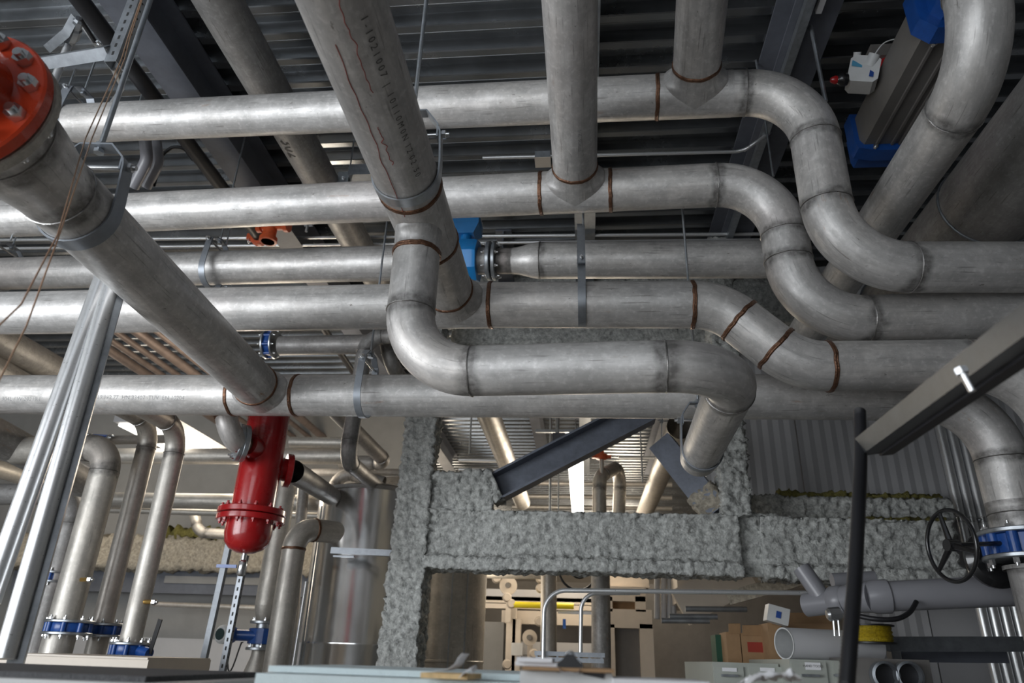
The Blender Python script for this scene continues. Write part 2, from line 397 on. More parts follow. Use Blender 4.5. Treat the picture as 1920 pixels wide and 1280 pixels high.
def text(parent, s, p, along, normal, size, m='chalk', curve=0, name='stencil_text', up=None, thick=.0):
    """lettering laid on a surface (curve = pipe radius for lettering that follows a pipe)"""
    cu = bpy.data.curves.new('lettering', 'FONT'); cu.body = s; cu.size = size; cu.align_x = 'CENTER'; cu.align_y = 'CENTER'; cu.extrude = thick
    cu.resolution_u = 2
    ob = bpy.data.objects.new('lettering', cu); C.objects.link(ob); dg = bpy.context.evaluated_depsgraph_get(); me = bpy.data.meshes.new_from_object(ob.evaluated_get(dg))
    C.objects.unlink(ob); bpy.data.objects.remove(ob)
    al = V(along).normalized(); no = V(normal); no = (no-no.dot(al)*al).normalized(); upd = no.cross(al); p = V(p)
    for v in me.vertices:
        x, y = v.co.x, v.co.y
        if curve:
            th = y/curve; v.co = p+al*x+(no*math.cos(th)+upd*math.sin(th))*(curve+.0008)
        else: v.co = p+al*x+upd*y+no*(v.co.z+.0008)
    me.materials.clear(); me.materials.append(M[m]); me.name = name
    o = bpy.data.objects.new(name, me); C.objects.link(o)
    if parent is not None: o.parent = parent; o.matrix_parent_inverse = parent.matrix_basis.inverted() if parent.type == 'EMPTY' else Matrix()
    return o
def flange(parent, c, axis, R, t, m='galv', name='flange', rin=None):
    return G().lathe(c, axis, [(R-.004, 0), (R, .004), (R, t-.004), (R-.004, t)], 40).build(name, m, parent)

# ================================================================== SETTING
CEIL = 4.74
def deck():
    g = G(); y = -1.2; prof = []; per = .2; dep = .075
    while y < 22:
        prof += [(y, CEIL), (y+.008, CEIL-.004), (y+.052, CEIL-.004), (y+.060, CEIL), (y+.078, CEIL+dep), (y+.105, CEIL+dep), (y+.112, CEIL+dep-.010), (y+.124, CEIL+dep-.010), (y+.131, CEIL+dep), (y+.182, CEIL+dep)]; y += per
    x0, x1 = -9.5, 7.5; vs = []; fs = []
    for (yy, zz) in prof: vs += [(x0, yy, zz), (x1, yy, zz)]
    for i in range(len(prof)-1): fs.append((2*i, 2*i+1, 2*i+3, 2*i+2))
    g.add(vs, fs); return g
struct(deck().build('ceiling', 'deck', None, 10))
struct(box((-1, 9.5, -.05), (17, 26, .1)).build('floor', 'floor'))
struct(box((-1, 22.1, 2.4), (17, .2, 4.8)).build('wall_back', 'wall'))
struct(box((-9.6, 9.5, 2.4), (.2, 26, 4.8)).build('wall_left', 'wallg'))
struct(box((7.6, 9.5, 2.4), (.2, 26, 4.8)).build('wall_right', 'wallg'))
# walls beside and behind the camera, with a large window at the left
g = G()
for y0, y1, z0, z1 in [(-3.3, -2.6, 0, 4.8), (1.5, 2.0, 0, 4.8), (-2.6, 1.5, 0, .55), (-2.6, 1.5, 3.3, 4.8)]: g.box((-5.3, (y0+y1)/2, (z0+z1)/2), (.2, y1-y0, z1-z0))
struct(g.build('wall_near', 'wallg'))
g = G()
for i in range(4): g.box((-5.3, -2.6+4.1*i/3, 1.925), (.12, .06, 2.75))
for i in range(3): g.box((-5.3, -.55, .55+2.75*i/2), (.12, 4.1, .06))
struct(g.build('window_1', 'frame'))
g = G()
for x0, x1, z0, z1 in [(-5.4, -3.4, 0, 4.8), (-.4, 7.5, 0, 4.8), (-3.4, -.4, 0, .2), (-3.4, -.4, 4.3, 4.8)]: g.box(((x0+x1)/2, -3.3, (z0+z1)/2), (x1-x0, .2, z1-z0))
struct(g.build('wall_rear', 'wallg'))
g = G()
for i in range(3): g.box((-3.4+3.0*i/2, -3.3, 2.25), (.06, .12, 4.1))
for i in range(2): g.box((-1.9, -3.3, .2+4.1*i), (3.0, .12, .06))
struct(g.build('window_2', 'frame'))
g = G(); y = -3.2
g.box((-1, -2.25, CEIL+.04), (17, 2.1, .05)); struct(g.build('trim_1', 'deck'))

# corrugated white wall panels at the right, each as wide as the photo shows
def wall_panel(x0, x1, y, z0, z1, name, ribs=True):
    g = G(); n = max(2, int((x1-x0)/.045)); prof = []
    for i in range(n+1):
        x = x0+(x1-x0)*i/n; dd = .010 if (i % 2 and ribs) else 0; prof += [(x, y+dd)]
    vs = []; fs = []
    for x, yy in prof: vs += [(x, yy, z0), (x, yy, z1)]
    for i in range(n): fs.append((2*i, 2*i+2, 2*i+3, 2*i+1))
    g.add(vs, fs); g.box(((x0+x1)/2, y+.06, (z0+z1)/2), (x1-x0-.006, .1, z1-z0)); return struct(g.build(name, 'white', None, 20))
YW = 5.9
xw = [1.02, A(1500, 850, Y=YW).x, A(1755, 700, Y=YW).x+.35, A(1755, 700, Y=YW).x+1.6, 5.2]
wall_panel(xw[0], xw[1]-.008, YW, 2.3, 4.7, 'wall_front_1')
wall_panel(xw[1], xw[2]-.008, YW, 2.3, 4.7, 'wall_front_2')
wall_panel(xw[2], xw[3]-.008, YW, 0, 4.7, 'wall_front_3')
wall_panel(xw[3], xw[4], YW, 0, 4.7, 'wall_front_4')
xl = A(1600, 1180, Y=YW).x
wall_panel(xl, A(1745, 1180, Y=YW).x, YW, 0, 2.3, 'wall_front_5')
wall_panel(A(1745, 1180, Y=YW).x+.01, xw[2]-.008, YW, 0, 2.3, 'wall_front_6', False)

# ================================================================== MAIN WELDED PIPE NETWORKS
r8 = .1095; r6 = .084
# --- top header
rt = thing('stainless_pipe', 'topmost of the long horizontal steel pipes, rust-streaked, looping down through elbows at the right', 'pipe', A(640, 215, Y=2.85))
a0 = A(-60, 241, Y=3.03); cA1 = V((1.09, 2.70, 3.825)); cA2 = V((1.10, 2.75, 2.88)); a3 = A(2080, 501, Y=2.85)
dA = (cA1-a0).normalized(); tA = A(1303, 178, Y=2.695); tA = a0+dA*((tA-a0).dot(dA))
run(rt, [a0, tA-dA*.178], r8, style='s')
run(rt, [tA+dA*.178, cA1, cA2, a3], r8, style='s')
bA = A(1321, -60, Z=3.93); dB = (bA-tA); 
tee(rt, tA, dA, dB, r8, style=None, bstyle='b'); bead(rt, tA-dA*.178, dA, r8, 'b')
section(rt, [tA+dB.normalized()*.178, bA+dB.normalized()*.9], r8, 'b', None)
# --- second header
rt = thing('stainless_pipe', 'second long horizontal steel pipe down, with tee and two bends at the right', 'pipe', A(640, 360, Y=3.05))
a0 = A(-60, 413, Y=3.2); c1 = V((.975, 2.97, 3.495)); c2 = V((.99, 3.02, 2.757)); a3 = A(2080, 586, Y=3.06)
d2 = (c1-a0).normalized(); t2 = A(1078, 349, Y=2.96); t2 = a0+d2*((t2-a0).dot(d2))
run(rt, [a0, t2-d2*.178], r8)
run(rt, [t2+d2*.178, c1, c2, a3], r8, style='s')
b2 = A(1066, -60, Z=3.66); e2 = (b2-t2).normalized()
tee(rt, t2, d2, e2, r8, style='b')
section(rt, [t2+e2*.178, b2+e2*.8], r8, 'b', None)
text(rt, '316L  SCH10S', b2+e2*(-.75), -e2, V((.25, 0, -1)), .022, 'inkf', r8)
# --- the big foreground pipe, its dropped loop and the fourth header
rt = thing('stainless_pipe', 'big foreground steel pipe from top centre, teeing into a dropped loop and a long header', 'pipe', (-.585, 2.2, 2.5))
p0 = V((-.585, .45, 2.79)); T1 = V((-.588, 2.155, 2.792)); T2 = V((-.603, 2.97, 2.835))
ax1 = (T1-p0).normalized()
section(rt, [p0, T1-ax1*.178], r8, None, 'b')
tee(rt, T1, ax1, V((0, 0, -1)), r8, r6, 'b', C_=.165)
axx = (T2-T1).normalized()
section(rt, [T1+axx*.178, T2-axx*.178], r8, 'b', 'b')
h0 = A(-60, 588, Y=3.0); dH = V((1, -.008, -.004)).normalized()
tee(rt, T2, dH, -axx, r8, style='b')
run(rt, [h0, T2-dH*.178], r8)
k1 = A(1347, 571, Y=2.94); k2 = A(1498, 687, Y=2.95); k3 = A(1640, 683, Y=2.95); k3 = V((1.935, 2.95, k2.z+.005)); k4 = V((1.96, 2.97, 1.2))
run(rt, [T2+dH*.178, k1, k2, k3, k4], r8, styles={1: 'b', 2: 'b', 3: 's'})
o1 = T1+V((0, 0, -1)); co1 = V((T1.x, T1.y, 2.165)); co2 = V((.50, 2.10, 2.163)); co3 = A(1288, 888, Y=3.22); co3 = V((.535, 3.25, 2.168))
run(rt, [T1+V((0, 0, -.165)), co1, co2, co3], r6, R=.229, style='s', welds=[(T1+V((0, 0, -.165)), 'b')])
text(rt, '1 - 1 0 2 1 0 0 7   |   1 0 1 1 0 M 0 N  1 2  0 2 . 5 0', V((-.585, 1.5, 2.79)), V((0, 1, 0)), V((.66, 0, -.80)), .030, 'chalk', r8)
# red marker scribbles along the pipe
for (ang, y0, y1, sd) in ((-.15, 1.25, 2.0, 3), (.28, 1.1, 1.42, 5), (.1, 1.55, 1.72, 8)):
    g = G(); pts = []
    n = 26
    for i in range(n+1):
        yy = y0+(y1-y0)*i/n; th = ang+.10*noise.noise(V((i*.35, sd, 0))); pts.append(V((-.585+math.sin(th)*(r8+.0005), yy, 2.79-math.cos(th)*(r8+.0005))))
    g.sweep(pts, .0011, 6); g.build('marker_line', 'redink', rt)
# --- low header with the red flanged branch
rt = thing('stainless_pipe', 'lowest long horizontal steel pipe, joined by the slanting foreground pipe, bending down at far right', 'pipe', A(640, 740, Y=3.35))
l0 = A(-80, 739, Y=3.5); lc = V((1.865, 3.28, 2.475)); ld = V((1.88, 3.30, 1.995))
lj = A(492, 738, Y=3.38); dl = (lc-l0).normalized(); lj = l0+dl*((lj-l0).dot(dl))
ra = V((-1.50, 1.35, 2.50)); rdir = (ra-lj).normalized()
run(rt, [l0, lj-dl*.178], r8)
run(rt, [lj+dl*.178, lc, ld], r8)
tee(rt, lj, dl, rdir, r8, style='b', bstyle='b')
bead(rt, lj+dl*.1785, dl, r8+.001, 's')
def onred(Y): return lj+rdir*((Y-lj.y)/rdir.y)
section(rt, [lj+rdir*.178, onred(1.57)], r8, 'b', 's')
bead(rt, onred(1.57), rdir, r8, 's')
# reducer then wider spool
g = G(); ys = [1.57-.024*i for i in range(11)]; rr = [r8+(.1365-r8)*(.5-.5*math.cos(PI*i/10)) for i in range(11)]
g.sweep([onred(y) for y in ys], rr, 40, False, 1, 1, None, [.9*math.exp(-((i*.018)/.05)**2)+.9*math.exp(-(((10-i)*.018)/.05)**2) for i in range(11)]); g.build('reducer', 'steel', rt)
section(rt, [onred(1.33), onred(1.245)], .1365, 's', None); bead(rt, onred(1.33), rdir, .1365, 's')
# welding-neck flange
flange(rt, onred(1.25), rdir, .2, .03, 'castin')
G().lathe(onred(1.27), rdir, [(.1375, 0), (.15, .012), (.158, .022)], 40, False).build('flange_neck', 'castin', rt)
text(rt, 'EN 10217/7  304L  219.1x2.77  HN 33407  TUV  EN 10204', A(220, 745, Y=3.38-.105), V((1, .03, 0)), V((0, -1, -.2)), .03, 'inkf')
text(rt, '304L / W 20219.1', A(40, 748, Y=3.38-.10), V((1, .03, 0)), V((0, -1, -.2)), .03, 'inkf')
bot = onred(1.25)+rdir*.033
# bolted-on red valve body
rv = thing('check_valve', 'large glossy red flanged valve body cut by the left edge of the photo', 'valve', bot)
fr = bot+rdir*.006
G().lathe(fr, rdir, [(.2, 0), (.203, .004), (.203, .03), (.198, .036), (.128, .038), (.124, .05), (.116, .085), (.112, .12)], 64).build('flange', 'red', rv, 30)
G().lathe(fr, rdir, [(.118, .10), (.135, .14), (.155, .20), (.16, .28), (.16, .5), (.13, .56)], 48).build('valve_body', 'red', rv, 50)
G().lathe(bot-rdir*.002, rdir, [(.165, 0), (.165, .009)], 40).build('gasket', 'gasket', rv)
bolts(rv, fr+rdir*.037, rdir, .170, 12, .0215, .022, both=None, ph=.35)
bolts(rv, onred(1.25), -rdir, .168, 12, .0165, .016, ph=.35)

# --- row three, left and right of the blue flow meter
rt = thing('stainless_pipe', 'horizontal steel pipe running left from the blue flow meter, behind the front headers', 'pipe', A(450, 505, Y=3.7))
q0 = A(-60, 515, Y=3.9); q1 = A(842, 490, Y=3.64)
section(rt, [q0, q1], r8, None, 's'); 
qd = (q1-q0).normalized(); G().sweep([q1, q1+qd*.04, q1+qd*.1, q1+qd*.13], [r8, .1, .078, .07], 36).build('reducer', 'steel', rt)
rt = thing('stainless_pipe', 'horizontal steel pipe running right from the blue flow meter through a white flanged reducer', 'pipe', A(1200, 488, Y=3.6))
f0 = A(925, 489, Y=3.62); f1 = A(1013, 488, Y=3.615); f2 = A(1490, 485, Y=3.56); fd = (f2-f1).normalized()
flange(rt, f0, fd, .118, .022, 'galv'); flange(rt, f0-fd*.005, fd, .09, .005, 'gasket', 'gasket')
section(rt, [f0+fd*.02, A(960, 489, Y=3.62)], .078, 's', 's', 'steel_dull'); pa = A(960, 489, Y=3.62)
G().sweep([pa+(f1-pa)*(i/8) for i in range(9)], [.078+(r8-.078)*(.5-.5*math.cos(PI*i/8)) for i in range(9)], 36, False, 2, 2, None, [.8 if i in (0, 8) else 0 for i in range(9)]).build('reducer', 'steel', rt)
bead(rt, f1, fd, r8, 's'); section(rt, [f1, f2], r8, 's', None)
bolts(rt, f0+fd*.022, fd, .102, 8, .011, .01)
# flow meter
fm = thing('flow_meter', 'bright blue flow meter with square converter box behind the big foreground pipe', 'flow meter', A(880, 490, Y=3.62))
c = f0-fd*.005; pm = c-fd*.36
flange(fm, c-fd*.03, fd, .118, .024, 'galv'); 
G().cyl(c-fd*.03, c-fd*.30, .082, seg=32).build('liner_tube', 'steel_dull', fm)
flange(fm, c-fd*.32, fd, .118, .024, 'galv')
bolts(fm, c-fd*.03, -fd, .102, 8, .011, .012)
g = G(); cc = c-fd*.17
g.lathe(cc-fd*.085, fd, [(.06, 0), (.13, .0), (.135, .02), (.135, .15), (.13, .17), (.06, .17)], 8); g.build('coil_housing', 'sky', fm, 20)
g = G(); top = cc+V((0, 0, .11)); vs = []
for dx, zz, hy in ((.05, 0, .05), (.05, .08, .045)): pass
g.cyl(top-V((0, 0, .03)), top+V((0, 0, .06)), .035, seg=20); g.build('neck', 'sky', fm)
g = G(); b = top+V((0, 0, .06)); hw = .05; tw = .085
vs = [b+V((sx*hw, sy*hw, 0)) for sx, sy in ((-1, -1), (1, -1), (1, 1), (-1, 1))]+[b+V((sx*tw, sy*tw, .05)) for sx, sy in ((-1, -1), (1, -1), (1, 1), (-1, 1))]+[b+V((sx*tw, sy*tw, .115)) for sx, sy in ((-1, -1), (1, -1), (1, 1), (-1, 1))]
g.add(vs, [(3, 2, 1, 0)]+[(i, (i+1) % 4, 4+(i+1) % 4, 4+i) for i in range(4)]+[(4+i, 4+(i+1) % 4, 8+(i+1) % 4, 8+i) for i in range(4)]+[(8, 9, 10, 11)]); g.build('converter_box', 'sky', fm, 20)
g = G(); g.box(b+V((0, 0, .128)), (.165, .165, .026)); 
for sx in (-1, 1):
    for sy in (-1, 1): g.cyl(b+V((sx*.072, sy*.072, .115)), b+V((sx*.072, sy*.072, .148)), .013, seg=12)
g.build('box_lid', 'ltgrey', fm, 30)
# --- the pipe high at the left running away, and the right-hand ones
rt = thing('stainless_pipe', 'high steel pipe running away above the headers, left of top centre, marked 20FT', 'pipe', (-1.87, 3, 4.35))
section(rt, [V((-1.87, 1.0, 4.36)), V((-1.80, 6.0, 4.36))], .121, None, None, 'steel_dull')
text(rt, '20FT   1SAT  (0)', V((-1.855, 2.65, 4.36)), V((0, 1, -.0)), V((.45, 0, -.9)), .05, 'chalk', .121)
text(rt, '302', V((-1.848, 3.47, 4.36)), V((0, 1, -.0)), V((.0, 0, -1)), .12, 'chalk', .121)
rt = thing('stainless_pipe', 'steel pipe at upper right bending upward out of the photo', 'pipe', (1.49, 2.3, 3.34))
run(rt, [V((1.49, 4.75, 3.34)), V((1.49, 2.03, 3.34)), V((1.49, 2.03, 4.7))], r8, style='s')
rt = thing('ventilation_duct', 'wide dark round duct slanting down at the upper right edge', 'duct', (2.0, 3, 3.4))
section(rt, [V((2.20, 1.2, 3.62)), V((2.20, 5.7, 3.62))], .25, None, None, 'steel_dull', 'duct_wall')
for y in (2.2, 3.4, 4.6): G().torus((2.20, y, 3.62), (0, 1, 0), .252, .008).build('duct_seam', 'galvd', rt)

# ================================================================== STRUCTURE OVERHEAD
def beam(name, label, x0, x1, y0, y1, z, w, h, m='beam', cat='beam', group=None, t=.014):
    root = thing(name, label, cat, ((x0+x1)/2, (y0+y1)/2, z), group)
    p0 = V((x0, y0, z)); p1 = V((x1, y1, z))
    a = w/2
    G().prism([(-a, 0), (a, 0), (a, t), (-a, t)], p0, p1).build('bottom_flange', m, root)
    G().prism([(-a, h-t), (a, h-t), (a, h), (-a, h)], p0, p1).build('top_flange', m, root)
    G().prism([(-.006, t), (.006, t), (.006, h-t), (-.006, h-t)], p0, p1).build('web', m, root)
    return root
zb = 4.42
# heavy beams running away from the camera
xL = A(335, 170, Z=zb).x
b = beam('steel_beam', 'wide grey-blue steel beam crossing above the top header at upper left', xL, xL+.03, -1.0, 12.8, zb, .20, CEIL-zb-.01)
beam('steel_beam', 'narrow grey steel beam under the deck, mostly hidden behind the straight branch pipe at top centre', .035, .05, -1.0, 12.8, zb, .16, CEIL-zb-.01, 'galvd')
xR = A(1495, 120, Z=zb).x
rb_ = beam('steel_beam', 'bluish steel beam at upper right with channel and clips along its underside', xR, xR, -1.0, 12.8, zb, .24, CEIL-zb-.01, 'beam')
# black steel sprinkler pipes beside the left beam
def blackpipe(label, pts, r, m='black'):
    t = thing('sprinkler_pipe', label, 'pipe', pts[0]); section(t, pts, r, None, None, m) if len(pts) == 2 else run(t, pts, r, style=None, m=m, beads=False); return t
z1 = 4.22
x1 = A(195, 90, Z=z1).x
pq = A(484, 441, Z=z1)
blackpipe('black pipe running away left of the grey-blue beam to an orange coupling', [V((pq.x+.02, -.4, z1)), pq], .045)
# orange grooved couplings at its end
def coupling(label, c, axis, r, group=None, m='orange'):
    t = thing('pipe_coupling', label, 'pipe coupling', c, group); ax = V(axis).normalized()
    G().lathe(V(c)-ax*.03, ax, [(r*1.02, 0), (r*1.35, .004), (r*1.42, .02), (r*1.42, .04), (r*1.35, .056), (r*1.02, .06)], 28).build('housing', m, t, 40)
    side = ax.cross(V((0, 0, 1))).normalized()
    for s_ in (-1, 1):
        g = G(); g.box(V(c)+side*s_*r*1.6, (.03, .05, .05), orient(ax)); g.build('lug', m, t)
        G().nut(V(c)+side*s_*r*1.65+V((0, 0, -.025)), (0, 0, -1), .012, .012).build('bolt', 'bolt', t)
    return t
coupling('orange-red grooved coupling on the black pipe end behind the third header', pq+V((0, .03, -.0)), (0, 1, 0), .05)
te = thing('grooved_tee', 'orange-red sprinkler tee peeking below the second header', 'pipe tee', pq+V((.03, .2, .1)))
g = G(); cT = A(508, 424, Y=pq.y-.10); g.cyl(cT+V((-.1, 0, .02)), cT+V((.14, 0, .02)), .05, seg=24); g.cyl(cT, cT+V((0, 0, -.14)), .05, seg=24); g.build('tee_body', 'orange', te)
for q in (cT+V((-.09, 0, .02)), cT+V((.12, 0, .02))): G().lathe(q, (1, 0, 0), [(.05, -.02), (.066, -.016), (.066, .016), (.05, .02)], 24).build('collar', 'orange', te)
G().lathe(cT+V((0, 0, -.12)), (0, 0, 1), [(.05, -.02), (.066, -.016), (.066, .016), (.05, .02)], 24).build('collar', 'orange', te)
hv = thing('vent_valve', 'small bright air vent hanging below the second header', 'valve', A(578, 415, Y=3.5))
g = G(); c = A(577, 418, Y=3.4); g.box(c+V((0, 0, .02)), (.05, .045, .06)); g.build('valve_block', 'galv', hv)
G().cyl(c, c+V((0, 0, -.06)), .009, seg=12).build('outlet', 'bolt', hv); G().cyl(c+V((.0, -.02, .0)), c+V((.0, -.05, 0)), .012, seg=12).build('cap', 'bolt', hv)

# perforated channel frame at the upper left
def perforated(parent, p0, p1, up, name, m='galv', w=.045):
    G().prism(strut_prof(w, w), p0, p1, up).build(name, m, parent)
    d = (V(p1)-V(p0)); n = int(d.length/.05); dn = d.normalized(); u = V(up); u = (u-u.dot(dn)*dn).normalized(); sd = dn.cross(u)
    g = G()
    for i in range(1, n):
        for s_ in (-1, 1):
            g.cyl(V(p0)+dn*(i*.05)+sd*s_*(w/2-.002)+u*w*.5, V(p0)+dn*(i*.05)+sd*s_*(w/2+.0008)+u*w*.5, .006, seg=8)
        g.box(V(p0)+dn*(i*.05), (.010, .022, .0024), orient(dn, u))
    g.build('slot_row', 'gasket', parent)
YF = 2.25
fr_ = thing('perforated_support', 'galvanised perforated channel frame hanging at the top left corner', 'support frame', A(200, 90, Y=YF))
pA = A(200, 100, Y=YF); pB = A(30, 128, Y=YF+.1)
pC = A(250, -12, Y=YF)
perforated(fr_, pA+V((.03, -.0, -.05)), V((pA.x+.05, YF, CEIL)), (0, 1, 0), 'upright_channel', 'galv', .06)
G().prism(strut_prof(.055, .05), pB, pA, (0, .6, 1)).build('cross_channel', 'galvd', fr_)
G().nut(pA+V((.0, -.05, .0)), (0, -1, 0), .012, .01).build('bolt', 'bolt', fr_)

# strap hangers
cc_ = A(132, 232, Y=2.985)
dAx = (V((1.09, 2.70, 3.825))-A(-60, 241, Y=3.03)).normalized()
clevis('galvanised strap hanger holding the left end of the top header', cc_, dAx, r8, .1, w=.06, yoke=.07, rodtop=CEIL)
clevis('wide grey strap hanger around the slanting foreground pipe beside the red flange', onred(1.68), rdir, r8, .1, w=.055, rodtop=CEIL, rodr=.009, yoke=.075, m='galv')
clevis('bright strap hanger around the big foreground pipe at its brown weld', V((-.586, 1.915, 2.791)), (0, 1, 0), r8, .1, w=.042, rodtop=CEIL, yoke=.10, rodr=.008, sm_='galv')
clevis('strap hanger on the third header left of centre', A(398, 508, Y=3.71), qd, r8, .1, w=.04, rodtop=CEIL, yoke=.05)
clevis('strap hanger at the left edge of the third header', A(2, 514, Y=3.88), qd, r8, .1, w=.04, rodtop=CEIL, yoke=.05)
clevis('grey strap hanger with a bent rod on the lowest header', A(684, 741, Y=3.325), dl, r8, .1, w=.036, rodtop=CEIL, yoke=.06)
# flat strap and channel holding the fourth header
hh = thing('pipe_hanger', 'flat strap hanging from a channel around the fourth header right of centre', 'pipe hanger', A(1091, 568, Y=2.94))
c = A(1091, 568, Y=2.945)
pts = [c+V((0, -.04, .40)), c+V((0, -.1, .24)), c+V((0, -r8-.004, .03))]+[c+V((0, -math.cos(t)*(r8+.004), -math.sin(t)*(r8+.004))) for t in [PI*k/16 for k in range(17)]]+[c+V((0, r8+.004, .2))]
G().ribbon(pts, (1, 0, 0), .036, .004).build('strap_band', 'galvd', hh)
G().box(c+V((0, -.128, .165)), (.036, .012, .05)).build('clip', 'galvd', hh); G().nut(c+V((0, -.135, .165)), (0, -1, 0), .010, .008).build('bolt', 'bolt', hh)
perforated(hh, c+V((-.005, -.09, .17)), c+V((-.005, .165, .55)), (0, 1, 0), 'hanger_channel', 'galvd', .03)
g = G(); g.cyl(c+V((.012, -.10, .2)), c+V((.012, .16, .54)), .006, seg=8); g.cyl(c+V((.012, .16, .5)), c+V((.012, .16, CEIL-c.z)), .006, seg=8); g.build('threaded_rod', 'galv', hh)

# bracket on the high pipe, deck clips
hk = thing('pipe_hanger', 'galvanised bolted clamp on the high receding pipe, just above the second header', 'pipe clamp', A(605, 305, Y=4.05))
c = V((-1.84, 3.98, 4.36)); G().ribbon([c+V((math.cos(t)*.126, 0, math.sin(t)*.126)) for t in [2*PI*k/32 for k in range(33)]], (0, 1, 0), .05, .006).build('strap_band', 'galvd', hk)
G().box(c+V((.17, 0, .02)), (.08, .05, .10)).build('lug', 'galv', hk); G().nut(c+V((.18, -.03, -.0)), (0, -1, 0), .014, .014).build('bolt', 'bolt', hk)
G().box(c+V((.30, .0, .06)), (.17, .12, .09)).build('channel_bracket', 'galvd', hk); G().cyl(c+V((.2, 0, .1)), c+V((.2, 0, .37)), .006, seg=8).build('threaded_rod', 'galv', hk)

# electrical conduits and rods overhead
def conduit(label, pts, r, m='cond', group=None, R=None, name='conduit', cat='conduit'):
    t = thing(name, label, cat, pts[0], group)
    if len(pts) > 2: run(t, pts, r, R or r*7, style=None, m=m, beads=False, seg=16, name='tube')
    else: G().cyl(pts[0], pts[1], r, seg=16, cap=True).build('tube', m, t)
    return t
def rod(label, a, b, r=.006, m='galv', group='threaded rods'):
    o = G().cyl(a, b, r, seg=8).build('threaded_rod', m); return tag(o, label, 'rod', None)
zc = 4.30
conduit('thin metal conduit under the deck curving up beside the right-hand bend', [A(905, 296, Z=zc), A(1392, 284, Z=zc), A(1425, 262, Z=zc), A(1455, 240, Z=4.5)], .011, R=.12)
conduit('thin conduit bent under the deck above the left end of the top header', [A(20, 203, Z=4.45), A(205, 198, Z=4.45), A(230, 165, Z=4.45), A(212, 130, Z=4.45), A(150, 40, Z=4.45)], .013, R=.07)
conduit('pair of horizontal conduits between second and third headers, upper one', [A(-20, 450, Y=4.95), A(1460, 438, Y=4.85)], .014)
conduit('pair of horizontal conduits between second and third headers, lower one', [A(-20, 466, Y=4.95), A(1460, 449, Y=4.85)], .012)
j1 = thing('junction_box', 'small galvanised junction box beside the second downward branch', 'junction box', A(1015, 298, Z=4.3)); c = A(1018, 298, Z=4.3)
G().box(c, (.10, .10, .05)).build('box_body', 'galv', j1); G().box(c-V((0, 0, .027)), (.104, .104, .004)).build('cover', 'cream', j1)
# flexible metal hoses looping above second header
conduit('fat flexible grey hose bending down between the two top headers at left, left one', [A(272, 262, Y=3.35), A(276, 300, Y=3.4), A(250, 350, Y=3.5)], .038, 'pvc', R=.1)
conduit('fat flexible grey hose bending down between the two top headers at left, right one', [A(292, 262, Y=3.45), A(298, 305, Y=3.5), A(274, 350, Y=3.6)], .034, 'pvc', R=.1)
conduit('thin dark cable arch rising between the two top headers', [A(288, 348, Y=3.6), A(304, 290, Y=3.6), A(322, 276, Y=3.6), A(345, 276, Y=3.62), A(362, 300, Y=3.7)], .012, 'black', R=.06)
# rods
for (lab, p, y, x) in (('thin rod above the top header near its left end', (262, 190), 3.4, 0), ('thin rod dropping right of the dark beam at left', (410, 300), 4.0, 0), ('thin rod with nut beside the dark beam above second header', (438, 330), 4.2, 0),
                       ('thin rod crossing behind the upper headers left of the big pipe', (424, 460), 4.3, 0), ('rod at the left edge below the second header', (20, 450), 3.2, 0)):
    a = A(p[0], p[1], Y=y); rod(lab, a, V((a.x, y, CEIL)))
# gas-type ball valve with lever at upper left
zv = 4.36
bv = thing('ball_valve', 'steel ball valve with flat grey lever above the perforated channel at top left', 'valve', A(135, 60, Z=zv))
G().cyl(A(98, 160, Z=zv-.3), A(130, 80, Z=zv), .020, seg=20).build('pipe_stub', 'cond', bv)
a_ = A(128, 85, Z=zv); b_ = A(148, 35, Z=zv); ln = (b_-a_).length
G().lathe(a_, b_-a_, [(.020, 0), (.028, .08*ln), (.028, .25*ln), (.036, .3*ln), (.036, .65*ln), (.028, .7*ln), (.028, .95*ln), (.018, ln)], 8).build('valve_body', 'galvd', bv, 30)
G().ribbon([A(88, 92, Z=zv-.05), A(124, 62, Z=zv-.05), A(140, 32, Z=zv)], (.3, .6, -.3), .045, .006).build('lever', 'galvd', bv)
G().cyl(A(150, 35, Z=zv), A(178, 78, Z=zv), .012, seg=12).build('hose_tail', 'black', bv)
# copper wires hanging in front
for k, pts in enumerate(([A(271, -20, Y=1.55), A(240, 70, Y=1.55), A(228, 110, Y=1.5), A(160, 260, Y=1.42), A(108, 440, Y=1.25), A(40, 570, Y=1.15), A(-10, 618, Y=1.1)], [A(273, -20, Y=1.55), A(244, 70, Y=1.55), A(234, 110, Y=1.5), A(172, 260, Y=1.42), A(110, 444, Y=1.25), A(50, 610, Y=1.2), A(-6, 722, Y=1.15)])):
    g = G(); g.sweep(pts, .0018, 6); tag(g.build('hanging_wire', 'copper'), ['thin copper-coloured wire sagging to the left edge, upper of two', 'thin copper-coloured wire sagging to the left edge, lower of two'][k], 'wire')
# brass vent on the fourth header
bz = thing('brass_vent', 'tiny brass vent nipple standing on the fourth header', 'valve', A(419, 560, Y=2.9)); c = A(417, 568, Y=2.93)
G().lathe(c, (.05, 0, 1), [(.010, 0), (.010, .03), (.015, .032), (.015, .055), (.010, .057), (.010, .07)], 6).build('nipple', 'brass', bz, 20); G().cyl(c+V((.003, 0, .07)), c+V((.005, 0, .09)), .011, seg=12).build('cap', 'bolt', bz)

